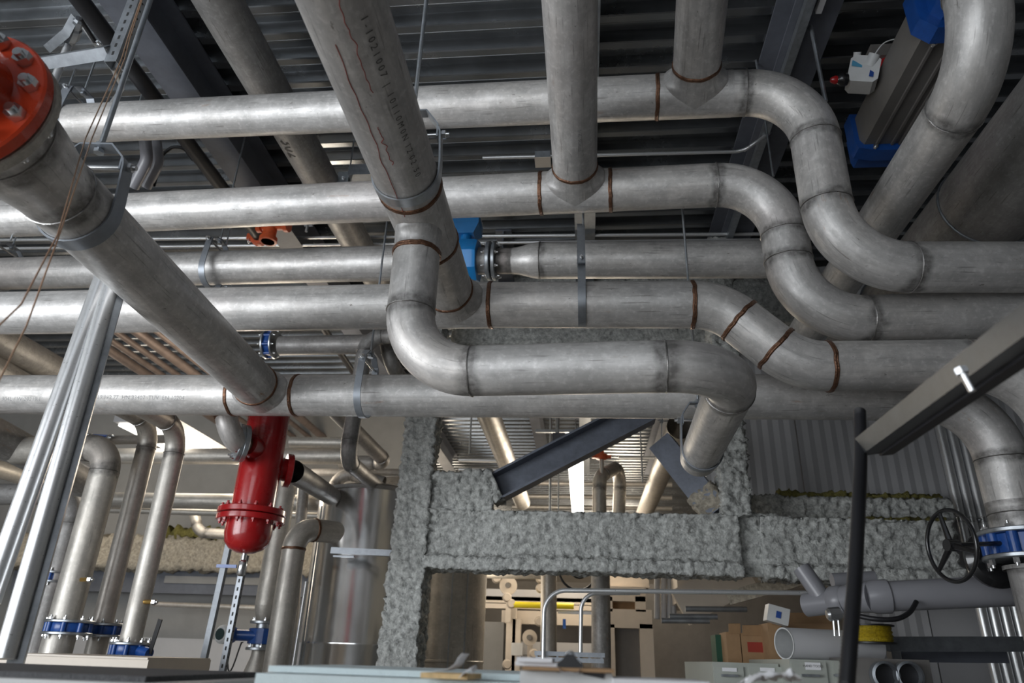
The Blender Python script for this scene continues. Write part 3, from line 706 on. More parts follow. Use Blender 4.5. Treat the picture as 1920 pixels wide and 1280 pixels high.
# three big conduits running up at the left foreground
for k, (pa_, pb_, r_, lab) in enumerate((((196, 515), (-22, 1130), .031, 'shiny steel conduit at lower left, widest and leftmost of the bundle'), ((214, 515), (8, 1235), .027, 'shiny steel conduit at lower left, middle of the bundle'))):
    t = thing('conduit', lab, 'conduit', A(*pb_, Y=2.0)); G().cyl(A(*pa_, Y=2.1), A(*pb_, Y=2.0), r_, seg=28).build('tube', 'cond', t)
t = thing('channel_post', 'narrow galvanised channel post along the right side of the conduit bundle', 'channel', A(26, 1235, Y=2.0))
G().prism(strut_prof(.041, .041), A(22, 1262, Y=2.05), A(229, 515, Y=2.15), (-.6, 1, 0)).build('channel', 'galv', t)
G().prism(strut_prof(.024, .02), A(30, 1255, Y=2.02), A(236, 515, Y=2.12), (-.6, 1, 0)).build('side_channel', 'galvd', t)
# channel strut crossing at the right
zs = 1.3+.46
t = thing('channel_strut', 'galvanised slotted channel slanting across the right side in front of the headers', 'channel', (.6, 1.3, zs))
e1 = A(1608, 838, Y=1.62); e0 = V((e1.x+.006, .55, e1.z))
G().prism(strut_prof(.041, .041), e0, e1, (1, 0, .12)).build('channel', 'strutm', t)
G().prism([(-.0215, .012), (-.0205, .012), (-.0205, .016), (-.0215, .016)], e0, e1, (1, 0, .12)).build('rolled_rib', 'galv', t)
G().prism([(-.0205, 0), (.0205, 0), (.0205, .03), (-.0205, .03)], e0+V((.042, 0, .0)), e1+V((.042, -.0, .0)), (1, 0, .12)).build('inner_lip', 'dark', t)
bo = A(1800, 690, Z=zs-.03); G().nut(bo, (.2, -.1, -1), .010, .010, .03).build('bolt', 'bolt', t)
# black hose hanging from it
hs = [A(1612, 770, Y=1.66), A(1614, 860, Y=1.60), A(1610, 950, Y=1.5), A(1603, 1080, Y=1.42), A(1594, 1200, Y=1.36), A(1584, 1330, Y=1.32)]
g = G(); P_ = []; n = 200
def cr(P, t):
    k = min(int(t), len(P)-2); f = t-k; p0 = P[max(k-1, 0)]; p1 = P[k]; p2 = P[k+1]; p3 = P[min(k+2, len(P)-1)]
    return .5*((2*p1)+(p2-p0)*f+(2*p0-5*p1+4*p2-p3)*f*f+(3*p1-p0-3*p2+p3)*f**3)
for i in range(n+1): P_.append(cr(hs, (len(hs)-1)*i/n))
g.sweep(P_, [.0125+.0011*(i % 2) for i in range(n+1)], 16); tag(g.build('flexible_hose', 'black'), 'black corrugated hose hanging from the slanting channel at the right', 'hose')
t = [A(1588, 770, Y=2.2), A(1600, 790, Y=2.2), A(1604, 800, Y=2.2)]

# ================================================================== FIREPROOFED STEEL
def foam(name, prof, p0, p1, up, m, parent=None, step=.016, amp=.026, taper=1.):
    """sprayed fireproofing: dense outline swept p0->p1 with lumpy displacement"""
    p0 = V(p0); p1 = V(p1); t = (p1-p0).normalized(); u = V(up); u = (u-u.dot(t)*t).normalized(); w = t.cross(u); L = (p1-p0).length
    den = []
    for i in range(len(prof)):
        a = V((*prof[i], 0)); b = V((*prof[(i+1) % len(prof)], 0)); k = max(1, int((b-a).length/step))
        for j in range(k): den.append(a.lerp(b, j/k))
    cx = sum(q.x for q in den)/len(den); cy = sum(q.y for q in den)/len(den); nn = len(den); rows = max(2, int(L/step)); vs = []; fs = []
    nrm = []
    for i in range(nn):
        d = (den[(i+1) % nn]-den[i-1]); q = V((d.y, -d.x, 0)).normalized()
        if q.dot(V((den[i].x-cx, den[i].y-cy, 0))) < -.02: q = q
        nrm.append(q)
    area_ = sum(den[i].x*den[(i+1) % nn].y-den[(i+1) % nn].x*den[i].y for i in range(nn))
    if area_ < 0: nrm = [-q for q in nrm]
    for r_ in range(rows+1):
        f = r_/rows; sc_ = 1+(taper-1)*f
        for i in range(nn):
            q = den[i]; p = p0+t*(L*f)+w*(q.x*sc_)+u*(q.y*sc_); n3 = w*nrm[i].x+u*nrm[i].y
            s1 = noise.noise(p*9); s2 = noise.noise(p*24+V((5, 5, 5))); s3 = noise.noise(p*48)
            vs.append(p+n3*(amp*(.5*s1+.8*s2+.95*s3))+t*(amp*.6*s2))
    for r_ in range(rows):
        for i in range(nn):
            j = (i+1) % nn; fs.append((r_*nn+i, r_*nn+j, (r_+1)*nn+j, (r_+1)*nn+i))
    fs.append(tuple(range(nn-1, -1, -1))); fs.append(tuple(rows*nn+k for k in range(nn)))
    return G().add(vs, fs).build(name, m, parent, 180)
YB = 5.0
c0 = A(752, 1262, Y=YB); cx_ = (A(752, 1240, Y=YB).x+A(792, 800, Y=YB).x)/2
col = foam('fireproofed_column', [(-.15, -.14), (.15, -.14), (.15, .14), (-.15, .14)], (cx_-.02, YB+.0, .02), (cx_+.03, YB+.0, 4.40), (0, 1, 0), 'foam', taper=.58)
tag(col, 'rough grey sprayed-fireproofing column left of the crossbeam', 'column')
xr = A(1372, 960, Y=YB).x
ip = [(-.13, 0), (.13, 0), (.13, .075), (.085, .10), (.085, .36), (.11, .39), (-.11, .39), (-.085, .36), (-.085, .10), (-.13, .075)]
zb0 = A(1000, 1072, Y=YB).z
bm_ = thing('fireproofed_beam', 'long horizontal crossbeam coated in rough grey sprayed fireproofing', 'beam', (cx_, YB, zb0))
foam('beam_coating', ip, (cx_+.12, YB, zb0), (xr+.02, YB, zb0-.01), (0, 0, 1), 'foam', bm_, amp=.020)
foam('gusset_coating', [(-.05, 0), (.05, 0), (.05, .33), (-.05, .33)], (cx_+.1, YB-.03, zb0+.32), (A(930, 930, Y=YB).x, YB-.03, zb0+.36), (0, 0, 1), 'foam', bm_, amp=.03)
foam('beam_coating', ip, (xr+.16, YB, zb0-.015), (A(1782, 1030, Y=YB).x, YB, zb0-.03), (0, 0, 1), 'foam', bm_, amp=.024)
for xx in (xr+.0, xr+.14): foam('stiffener_coating', [(-.16, -.03), (.16, -.03), (.16, .03), (-.16, .03)], (xx, YB-.0, zb0), (xx, YB, zb0+.41), (0, 1, 0), 'foam', bm_, amp=.02)
ledge = foam('fireproofed_ledge', [(-.12, 0), (.12, 0), (.12, .26), (-.12, .26)], (xr+.2, YB+.5, zb0+.36), (A(1772, 960, Y=YB+.5).x, YB+.5, zb0+.34), (0, 0, 1), 'foam', amp=.03)
tag(ledge, 'rough fireproofed ledge behind the crossbeam against the white wall panels', 'beam')
for k, (x0, x1, zz) in enumerate(((xr+.45, A(1765, 930, Y=YB+.5).x, zb0+.62), (xr+.9, A(1760, 960, Y=YB+.4).x, zb0+.41))):
    wl = foam('mineral_wool_strip', [(-.05, 0), (.05, 0), (.05, .05), (-.05, .05)], (x0, YB+(.52 if k == 0 else .36), zz), (x1, YB+(.52 if k == 0 else .36), zz-.01), (0, 0, 1), 'wool', amp=.03)
    tag(wl, ['strip of greenish mineral wool along the top of the wall ledge', 'strip of greenish mineral wool between ledge and crossbeam at right'][k], 'insulation')
c2_ = foam('fireproofed_post', [(-.09, -.1), (.09, -.1), (.09, .1), (-.09, .1)], (A(1378, 970, Y=YB).x, YB, zb0+.38), (A(1378, 810, Y=YB).x+.0, YB, 4.4), (0, 1, 0), 'foam', amp=.034)
tag(c2_, 'ragged fireproofed post rising from the crossbeam behind the end of the dropped loop', 'column')
br = thing('steel_brace', 'blue-grey painted steel diagonal brace rising right from the fireproofed gusset', 'brace', A(940, 905, Y=YB))
b0 = A(930, 915, Y=YB); b1 = A(1215, 768, Y=YB); G().prism([(-.07, -.1), (.07, -.1), (.07, -.085), (-.055, -.085), (-.055, .085), (.07, .085), (.07, .1), (-.07, .1)], b0, b1, (0, 0, 1)).build('channel_section', 'brace', br)
foam('brace_coating', [(-.08, -.1), (.08, -.1), (.08, .1), (-.08, .1)], b0-(b1-b0).normalized()*.05, b0+(b1-b0).normalized()*.02, (0, 0, 1), 'foam', br, amp=.03)
b2_ = thing('steel_brace', 'grey diagonal brace with tan fireproofed foot descending right to the crossbeam', 'brace', A(1300, 900, Y=YB+.1))
e0_ = A(1240, 830, Y=YB+.2); e1_ = A(1346, 962, Y=YB+.05)
G().prism([(-.07, -.09), (.07, -.09), (.07, .09), (-.07, .09)], e0_, e1_, (0, 0, 1)).build('brace_section', 'brace', b2_)
foam('brace_coating', [(-.08, -.1), (.08, -.1), (.08, .1), (-.08, .1)], e0_.lerp(e1_, .72), e1_, (0, 0, 1), 'foamw', b2_, amp=.03)

# ================================================================== PIPES BEHIND, LEFT
def pipe(label, pts, r, m='steel_warm', style='s', R=None, welds=(), styles=None, group=None, beads=True, seg=28):
    t = thing('steel_pipe', label, 'pipe', pts[len(pts)//2], group)
    if len(pts) == 2: section(t, pts, r, None, None, m, seg=seg)
    else: run(t, pts, r, R, style=style, m=m, welds=welds, styles=styles, beads=beads, seg=seg)
    return t
def butterfly(label, c, axis, R, m='blue', lever=False, group=None, t=.05, n=8):
    """lugged wafer valve between two flanges"""
    c = V(c); ax = V(axis).normalized(); rt = thing('butterfly_valve', label, 'valve', c, group)
    flange(rt, c+ax*(t/2), ax, R, .016, 'galv'); flange(rt, c-ax*(t/2+.016), ax, R, .016, 'galv')
    g = G(); g.lathe(c-ax*t*.5, ax, [(R*.80, 0), (R*.82, .004), (R*.82, t-.004), (R*.80, t)], 40); 
    ref = V((1, 0, 0)) if abs(ax.x) < .9 else V((0, 1, 0)); a = (ref-ref.dot(ax)*ax).normalized(); b = ax.cross(a)
    for i in range(n):
        q = 2*PI*(i+.5)/n; g.cyl(c-ax*t*.5+(a*math.cos(q)+b*math.sin(q))*R*.84, c+ax*t*.5+(a*math.cos(q)+b*math.sin(q))*R*.84, R*.12, seg=12)
    g.build('valve_body', m, rt, 40)
    for i in range(n):
        q = 2*PI*(i+.5)/n; p = (a*math.cos(q)+b*math.sin(q))*R*.86; g = G(); g.nut(c+ax*(t/2+.016)+p, ax, .011, .010); g.nut(c-ax*(t/2+.016)+p, -ax, .011, .010); g.build('bolt', 'bolt', rt)
    return rt
zt = {}
v3 = A(252, 1200, Y=4.15); k3_ = A(331, 803, Y=4.15); k3_.x = v3.x = (k3_.x+v3.x)/2
pipe('narrow riser at lower left with red reflection, rightmost of the three elbowed risers', [V((v3.x, 4.15, 1.2)), k3_, k3_+V((0, -.50, .0))], .060, styles={1: 's'})
v2 = A(192, 1170, Y=4.5); k2_ = A(285, 795, Y=4.5); k2_.x = v2.x = (k2_.x+v2.x)/2
pipe('bright riser at lower left, middle of the three elbowed risers', [V((v2.x, 4.5, 1.2)), k2_, k2_+V((0, -.85, .0))], .062)
v1 = A(135, 1160, Y=4.2); k1_ = A(196, 838, Y=4.2); k1_.x = v1.x = (k1_.x+v1.x)/2
pipe('thickest elbowed riser at lower left, brightly lit on its right side', [V((v1.x, 4.2, 1.2)), k1_, k1_+V((-.75, .1, 0))], .087, R=.16)
butterfly('blue lugged valve under the thickest left riser', A(128, 1176, Y=4.2), (0, 0, 1), .135)
butterfly('blue lugged valve under the middle left riser', A(196, 1181, Y=4.5), (0, 0, 1), .115)
bl = butterfly('blue lugged valve with black lever under the narrow left riser', A(242, 1218, Y=4.15), (0, 0, 1), .11)
c = A(280, 1225, Y=4.1); G().cyl(A(262, 1220, Y=4.12), c, .03, seg=16).build('stem', 'blue', bl); 
g = G(); g.prism([(-.012, -.004), (.012, -.004), (.012, .004), (-.012, .004)], c, A(301, 1160, Y=4.05), (0, 1, 0)); g.build('lever', 'black', bl)
for k, (p, q, r_, lab) in enumerate((((166, 1086), 4.1, .012, 'small drain nipple on the thickest left riser'), ((286, 1128), 4.1, .012, 'small drain nipple on the narrow left riser'))):
    c = A(*p, Y=q); o = thing('drain_nipple', lab, 'nipple', c); G().cyl(c+V((-.06, .02, 0)), c, r_, seg=12).build('tube', 'brass', o); G().nut(c, (1, 0, 0), .018, .02, .01).build('cap', 'bolt', o)
v0 = A(93, 1200, Y=5.3); k0_ = A(128, 925, Y=5.3); k0_.x = v0.x = (v0.x+k0_.x)/2
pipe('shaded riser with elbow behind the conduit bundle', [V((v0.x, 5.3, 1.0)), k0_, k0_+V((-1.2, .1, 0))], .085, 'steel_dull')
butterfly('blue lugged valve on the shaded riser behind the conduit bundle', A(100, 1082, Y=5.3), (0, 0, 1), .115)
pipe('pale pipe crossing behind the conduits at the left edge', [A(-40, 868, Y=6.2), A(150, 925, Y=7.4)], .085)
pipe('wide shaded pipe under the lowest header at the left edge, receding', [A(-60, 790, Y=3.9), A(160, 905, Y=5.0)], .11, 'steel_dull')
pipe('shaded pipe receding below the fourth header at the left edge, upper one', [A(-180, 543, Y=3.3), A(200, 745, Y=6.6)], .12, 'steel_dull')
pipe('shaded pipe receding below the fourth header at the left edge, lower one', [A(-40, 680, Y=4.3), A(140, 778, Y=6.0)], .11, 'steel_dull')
for k, x in enumerate((196, 226, 258, 296, 332, 372, 408)):
    p = A(x, 650, Z=4.12); tag(G().cyl(p+V((0, -1.0, 0)), p+V((0, 3.6, 0)), .032 if k % 3 else .05, seg=20).build('small_pipe', 'cupipe'), 'small warm-brown pipe receding between fourth and lowest headers at left', 'pipe', 'small parallel pipes behind the slanting pipe')
# lamp row at left and its housings
def lamp(label, x, y0, y1, z, w=.14, h=.07):
    t = thing('strip_lamp', label, 'lamp', (x, (y0+y1)/2, z))
    G().box((x, (y0+y1)/2, z+h*.5), (w*.8, y1-y0, h)).build('housing', 'white', t)
    g = G(); n = 10; pr_ = [(w/2*math.cos(PI*i/n), -w*.42*math.sin(PI*i/n)) for i in range(n+1)]
    g.prism(pr_, (x, y0+.02, z), (x, y1-.02, z)); g.build('diffuser', 'lamp', t, 60)
    for y in (y0+.3, y1-.3): G().cyl((x, y, z+h), (x, y, CEIL), .005, seg=8).build('suspension_rod', 'galv', t)
    return t
pl = A(332, 830, Y=6.6)
t = thing('panel_lamp', 'bright white lamp panel glimpsed behind the narrow left riser', 'lamp', pl); G().box(pl+V((0, 0, .05)), (.55, 1.3, .07)).build('housing', 'white', t); G().box(pl, (.5, 1.2, .02)).build('diffuser', 'lamp', t)
lp = A(1079, 858, Z=3.30); lamp('glowing strip lamp above the crossbeam', lp.x, lp.y, lp.y+3.6, 3.30, .17)


# red air separator
sx = A(505, 800, Y=4.1); sb = A(470, 955, Y=4.1); sxx = (sx.x+sb.x)/2; rs_ = .125
sp = thing('air_separator', 'deep red upright air separator vessel with bolted bottom flange, below the lowest header', 'vessel', sb)
zf = sb.z
G().lathe((sxx, 4.1, zf), (0, 0, 1), [(rs_, 0), (rs_, .70), (rs_*.9, .75), (.05, .78)], 48).build('vessel_shell', 'dred', sp, 50)
G().lathe((sxx, 4.1, zf-.035), (0, 0, 1), [(.192, 0), (.196, .004), (.196, .03), (.192, .034)], 48).build('flange', 'dred', sp)
G().lathe((sxx, 4.1, zf-.075), (0, 0, 1), [(.192, 0), (.196, .004), (.196, .03), (.192, .034)], 48).build('flange', 'dred', sp)
bolts(sp, (sxx, 4.1, zf), (0, 0, 1), .17, 12, .013, .012, m='dred'); bolts(sp, (sxx, 4.1, zf-.075), (0, 0, -1), .17, 12, .013, .010, m='dred')
G().lathe((sxx, 4.1, zf-.075), (0, 0, -1), [(.135, 0), (.135, .07), (.125, .12), (.095, .155), (.05, .175), (.01, .18)], 48).build('dished_end', 'dred', sp, 60)
G().cyl((sxx, 4.1, zf-.24), (sxx, 4.1, zf-.30), .014, seg=12).build('drain_stub', 'bolt', sp)
cR = A(540, 882, Y=4.25); dr_ = V((.8, .5, 0)).normalized()
G().cyl(V((sxx, 4.1, cR.z)), cR, .07, seg=28).build('side_branch', 'dred', sp)
flange(sp, cR-dr_*.02, dr_, .105, .04, 'dred')
cL = A(462, 832, Y=3.9); dl_ = V((-.75, -.6, .0)).normalized()
G().cyl(V((sxx, 4.1, cL.z)), cL, .07, seg=28).build('side_branch', 'dred', sp)
flange(sp, cL, dl_, .11, .03, 'galv')
dv = thing('drain_valve', 'small ball valve with blue handle under the red vessel', 'valve', A(458, 1020, Y=4.1)); c = V((sxx, 4.1, zf-.33))
G().lathe(c, (0, 0, 1), [(.014, -.05), (.024, -.04), (.026, 0), (.024, .03), (.014, .04)], 16).build('valve_body', 'bolt', dv, 50); G().box(c+V((-.08, -.03, 0)), (.12, .012, .018)).build('handle', 'blue', dv)
el = thing('steel_pipe', 'grey pipe curving down from the lowest header to the flange on the red vessel', 'pipe', A(432, 800, Y=3.7))
run(el, [A(418, 700, Y=3.72), A(430, 842, Y=3.70), cL+dl_*.03], .062, R=.12, style='b', m='steel'); flange(el, cL+dl_*.03, dl_, .11, .025, 'galv'); bolts(el, cL+dl_*.055, dl_, .09, 8, .012, .012)
pipe('shaded pipe running back from the right side of the red vessel', [cR+dr_*.03, A(622, 930, Y=5.55)], .072, 'steel_dull')
# trapeze legs
for k, (p0, p1) in enumerate((((437, 975), (374, 1262)), ((458, 1040), (414, 1262)))):
    p1 = (p0[0]+(p1[0]-p0[0])*2.6, p0[1]+(p1[1]-p0[1])*2.6)
    t = thing('slotted_post', ['plain galvanised channel post left of the flow meter', 'slotted galvanised channel post beside the flow meter'][k], 'channel post', A(*p1, Y=4.6))
    (perforated(t, A(*p1, Y=4.6), A(*p0, Y=4.6), (0, 1, 0), 'channel', 'galvd', .036) if k else G().prism(strut_prof(.036, .036), A(*p1, Y=4.6), A(*p0, Y=4.6), (0, 1, 0)).build('channel', 'galvd', t))

# horizontal runs at the back left
pipe('bright cream pipe crossing behind the red vessel', [A(150, 936, Y=6.4), A(632, 943, Y=6.4)], .072, 'steel_warm')
pipe('thin pipe just under the bright cream pipe', [A(150, 954, Y=6.5), A(640, 968, Y=6.5)], .03, 'steel_warm')
pipe('horizontal pipe right of the red vessel, upper of two', [A(545, 829, Y=6.2), A(650, 830, Y=6.2)], .052, 'steel_warm')
pipe('long horizontal pipe behind the risers and vessel, lower of two', [A(160, 855, Y=6.3), A(650, 855, Y=6.3)], .075, 'steel_warm')
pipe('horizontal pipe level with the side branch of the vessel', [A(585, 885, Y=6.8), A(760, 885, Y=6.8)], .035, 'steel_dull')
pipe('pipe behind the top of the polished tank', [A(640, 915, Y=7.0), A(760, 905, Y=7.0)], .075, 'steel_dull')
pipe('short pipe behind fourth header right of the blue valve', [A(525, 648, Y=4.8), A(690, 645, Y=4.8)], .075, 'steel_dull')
butterfly('dark blue valve glimpsed behind the slanting pipe end', A(508, 645, Y=4.8), (1, 0, 0), .115, n=8)
blackpipe('black pipe slanting behind the fourth header left of the dropped loop', [A(590, 590, Z=4.1), A(668, 706, Z=4.1)], .033)
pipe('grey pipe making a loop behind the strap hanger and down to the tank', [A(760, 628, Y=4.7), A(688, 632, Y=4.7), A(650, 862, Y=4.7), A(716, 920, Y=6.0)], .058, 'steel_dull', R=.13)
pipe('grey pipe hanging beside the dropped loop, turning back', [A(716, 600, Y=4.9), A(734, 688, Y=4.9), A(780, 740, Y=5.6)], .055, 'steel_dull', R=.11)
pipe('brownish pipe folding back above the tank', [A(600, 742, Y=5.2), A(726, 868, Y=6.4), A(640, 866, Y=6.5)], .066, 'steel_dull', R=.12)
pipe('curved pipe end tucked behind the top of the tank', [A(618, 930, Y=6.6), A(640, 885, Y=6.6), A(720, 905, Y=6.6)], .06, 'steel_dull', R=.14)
pipe('small elbow pipe against the rear wall left of the vessel', [A(362, 950, Y=7.4), A(372, 998, Y=7.4), A(450, 1003, Y=7.4)], .055, 'steel_warm', R=.15)
bt = butterfly('bright blue valve beside the top of the thickest left riser', A(186, 828, Y=4.9), (1, .2, 0), .06, t=.12, n=6)
pipe('small pipe right of the bright blue valve behind the risers', [A(205, 825, Y=4.95), A(345, 822, Y=5.3)], .035, 'steel_warm')

# vertical pipes, small flow meter and tank
vb = A(505, 1135, Y=5.6); vt = A(520, 975, Y=5.6); xx = (vb.x+vt.x)/2
t = pipe('pale vertical pipe feeding the small blue flow meter', [V((xx, 5.6, vb.z)), V((xx, 5.6, vt.z+.35))], .085); G().sweep([V((xx, 5.6, vb.z)), V((xx, 5.6, vb.z-.05)), V((xx, 5.6, vb.z-.13))], [.085, .078, .045], 28).build('reducer', 'steel_warm', t)
zz = A(492, 1192, Y=5.6).z
fm2 = thing('flow_meter', 'small blue flow meter with round white display near the tank', 'flow meter', (xx, 5.6, zz))
for dz in (.085, -.10): flange(fm2, (xx, 5.6, zz+dz), (0, 0, 1), .10, .022, 'galv'); bolts(fm2, (xx, 5.6, zz+dz+.022), (0, 0, 1), .082, 6, .010, .010)
G().lathe((xx, 5.6, zz-.06), (0, 0, 1), [(.07, 0), (.095, .005), (.095, .11), (.07, .115)], 12).build('coil_housing', 'blue', fm2, 20)
G().cyl((xx, 5.6, zz-.1), (xx, 5.6, zz+.1), .05, seg=20).build('liner_tube', 'galv', fm2)
cD = V((xx-.20, 5.5, zz)); G().cyl((xx, 5.55, zz), cD, .04, seg=16).build('neck', 'blue', fm2)
G().lathe(cD+V((0, .02, 0)), (0, -1, 0), [(.05, 0), (.062, .01), (.062, .09), (.055, .1)], 24).build('converter_box', 'blue', fm2); G().lathe(cD+V((-.0, -.08, 0)), (-.3, -1, 0), [(.062, 0), (.066, .01), (.066, .035), (.05, .05)], 24).build('display_ring', 'ltgrey', fm2); G().lathe(cD+V((-.017, -.132, 0)), (-.3, -1, 0), [(.04, 0), (.04, .003)], 24).build('display_glass', 'glass', fm2)
G().lathe((xx, 5.6, zz-.10), (0, 0, -1), [(.05, 0), (.055, .05), (.09, .16), (.09, .3)], 28).build('lower_reducer', 'steel_warm', fm2)
g = G(); pts = [cD+V((0, 0, -.05))]+[cD+V((.02+.09*i/8, 0, -.05-.20*math.sin(PI*min(1, .25+i/9)))) for i in range(9)]; g.sweep(pts, .006, 8); g.build('signal_cable', 'black', fm2)
vb = A(517, 1255, Y=5.3); vt = A(556, 990, Y=5.3); xx2 = (vb.x+A(548, 1040, Y=5.3).x)/2
pipe('pale elbowed pipe just left of the polished tank', [V((xx2, 5.3, .9)), V((xx2, 5.3, vt.z)), V((xx2+.24, 5.62, vt.z+.02))], .086, style='b', R=.16)
tag(G().cyl(A(548, 1262, Y=5.6), A(575, 1090, Y=5.6), .016, seg=12).build('thin_tube', 'cond'), 'thin bright tube between the elbowed pipe and the tank', 'tube')
tag(G().cyl(A(556, 985, Y=6.2)+V((0, 0, .5)), A(540, 1262, Y=6.2), .05, seg=20).build('steel_pipe', 'steel_dull'), 'shaded vertical pipe behind the pale elbowed pipe', 'pipe')
tk = thing('steel_tank', 'tall polished stainless tank left of the fireproofed column', 'tank', (-1.72, 6.0, 0)); ztop = A(690, 928, Y=5.9).z; rt_ = .46
cxk = A(684, 1100, Y=6.0).x
G().lathe((cxk, 6.0, .3), (0, 0, 1), [(rt_, 0), (rt_, A(640, 1210, Y=5.6).z-.3), (rt_+.004, A(640, 1208, Y=5.6).z-.3), (rt_+.004, A(640, 1204, Y=5.6).z-.3), (rt_, A(640, 1202, Y=5.6).z-.3), (rt_, ztop-.3)], 96).build('tank_shell', 'tank', tk, 50)
G().lathe((cxk, 6.0, ztop), (0, 0, 1), [(rt_+.012, -.015), (rt_+.012, .012), (rt_, .02), (rt_*.6, .07), (.02, .10)], 96).build('tank_lid', 'steel_dull', tk, 40)
G().box((cxk, 6.0, .15), (.8, .8, .3)).build('tank_base', 'galvd', tk)
G().box((cxk-.34, 6.0-.325, 1.4), (.012, .012, 2.0), Matrix.Rotation(.7, 3, 'Z')).build('seam_strip', 'galv', tk)
t = thing('channel_strut', 'short horizontal galvanised channel across the polished tank', 'channel', A(680, 1035, Y=5.35)); G().prism(strut_prof(.045, .045), A(620, 1031, Y=5.35), A(750, 1037, Y=5.35), (0, 1, 0)).build('channel', 'galvd', t); G().box(A(645, 1043, Y=5.38), (.16, .03, .012)).build('clamp', 'galvd', t)
t = thing('insulated_duct', 'tall ribbed metal-clad duct right of the fireproofed column', 'duct', (-.9, 7.2, 0)); cxd = A(838, 1150, Y=7.2).x
g = G(); n = 64; vs = []; fs = []
g.lathe((cxd, 7.2, 0), (0, 0, 1), [(.37, 0), (.37, 1.25), (.376, 1.255), (.376, 1.27), (.37, 1.275), (.37, 2.35), (.05, 2.4)], 64); g.build('duct_wall', 'steel_warm', t)
for a_ in (-2.2, -1.9, -1.3, -.9): G().box((cxd+.372*math.cos(a_), 7.2+.372*math.sin(a_), 1.2), (.012, .012, 2.2), Matrix.Rotation(a_, 3, 'Z')).build('seam_rib', 'galv', t)

# rear left wall details
zl = A(380, 1045, Y=9).z
o = foam('fireproofed_beam', [(-.15, 0), (.15, 0), (.15, .42), (-.15, .42)], (-8.5, 9.2, zl-.15), (-2.0, 9.2, zl-.15), (0, 0, 1), 'foamw', step=.06, amp=.06); tag(o, 'fireproofed beam along the rear left wall', 'beam')
o = foam('mineral_wool_strip', [(-.06, 0), (.06, 0), (.06, .12), (-.06, .12)], (A(300, 1020, Y=9).x, 9.1, zl+.27), (A(500, 1040, Y=9).x, 9.1, zl+.22), (0, 0, 1), 'wool', step=.04, amp=.09); tag(o, 'ragged greenish mineral wool on the rear left beam', 'insulation')
t = thing('wall_rail', 'grey painted steel rail with slot below the rear left beam', 'rail', (-4, 9.2, 1.9)); zz = A(380, 1090, Y=9.2).z; G().box((-4.6, 9.3, zz), (6.0, .1, .30)).build('rail_plate', 'beam', t); G().box((A(395, 1090, Y=9.2).x, 9.24, zz+.02), (1.3, .03, .09)).build('slot_panel', 'wallg', t)
pipe('thin horizontal tube along the rear left wall', [A(285, 1132, Y=8.9), A(505, 1140, Y=8.9)], .03, 'steel_warm')
struct(box((A(300, 1225, Y=9.4).x, 9.5, A(300, 1195, Y=9.4).z/2), (6.0, .1, A(300, 1195, Y=9.4).z)).build('trim_2', 'white'))
struct(box((-5.9, 9.6, 2.4), (7.2, .15, 4.8)).build('wall_partition', 'wallg'))

# ================================================================== ABOVE THE CROSSBEAM
pp = A(925, 800, Y=6.0); pipe('warm-lit pipe receding above the crossbeam, left of the diagonal brace', [pp+V((0, -.9, 0)), pp+V((0, 3.3, 0))], .10)
pp = A(1262, 830, Y=5.9); t = pipe('pipe with strap hanger receding behind the end of the dropped loop', [pp+V((0, -.45, 0)), pp+V((0, 3.3, 0))], .10)
clevis('thin strap hanger on the pipe behind the end of the dropped loop', pp+V((0, -.1, 0)), (0, 1, 0), .10, .1, w=.03, rodtop=CEIL, yoke=.06)
clevis('broad strap hanger ring at the cut end of the dropped loop', V((.531, 3.12, 2.168)), (0, 1, 0), r6, .1, w=.04, rodtop=3.6, yoke=.08)
pipe('pipe bent in an upside-down U above the crossbeam', [A(1124, 1010, Y=7.0), A(1124, 893, Y=7.0), A(1164, 872, Y=7.7), A(1158, 1010, Y=7.7)], .068, R=.17)
xq = A(1005, 800, Z=4.42).x
beam('steel_beam', 'small steel beam receding above the crossbeam left of the strip lamp', xq, xq, 5.2, 12.8, 4.42, .14, CEIL-4.43, 'beam')
zq = 4.2
for k, (x, y) in enumerate(((880, 862), (905, 880))):
    o = conduit('horizontal conduit on brackets beside the receding pipe, %s one' % ('upper', 'lower')[k], [A(860, y, Y=7.3), A(1000, y+2, Y=7.3)], .022)
t = thing('fire_sprinkler', 'orange sprinkler coupling on a drop pipe below the deck', 'sprinkler', A(1128, 855, Y=7)); c = A(1128, 856, Y=7)
G().lathe(c, (0, 0, 1), [(.03, -.03), (.06, -.02), (.06, .02), (.03, .03)], 20).build('coupling', 'orange', t); G().cyl(c+V((0, 0, .03)), V((c.x, c.y, CEIL)), .026, seg=14).build('drop_pipe', 'orange', t); G().cyl(c, c+V((0, 0, -.5)), .022, seg=14).build('lower_pipe', 'steel_warm', t)
for s_ in (-1, 1): G().box(c+V((s_*.075, 0, 0)), (.04, .04, .03)).build('lug', 'orange', t)
for k, (x, y0, y1, r_) in enumerate(((1031, 890, 975, .014), (1047, 800, 975, .008), (1205, 862, 905, .008), (880, 800, 850, .01))):
    a = A(x, y1, Y=7.2); tag(G().cyl(a, V((a.x, 7.2, CEIL)), r_, seg=10).build('drop_rod', 'galv'), ['bright drop tube beside the strip lamp', 'thin drop rod left of the strip lamp', 'thin rod with nut right of the U-shaped pipe', 'short rod beside the receding pipe bracket'][k], 'rod')
t = thing('pipe_bracket', 'metal bracket with clamps under the deck just above the diagonal brace', 'bracket', A(1045, 800, Y=6.6)); G().box(A(1045, 808, Y=6.6), (.42, .03, .03)).build('cross_bar', 'galv', t); G().cyl(A(1045, 812, Y=6.6), V((A(1045, 812, Y=6.6).x, 6.6, CEIL)), .02, seg=10).build('threaded_rod', 'galv', t); G().box(A(1048, 822, Y=6.6), (.12, .06, .10)).build('clamp', 'beam', t)
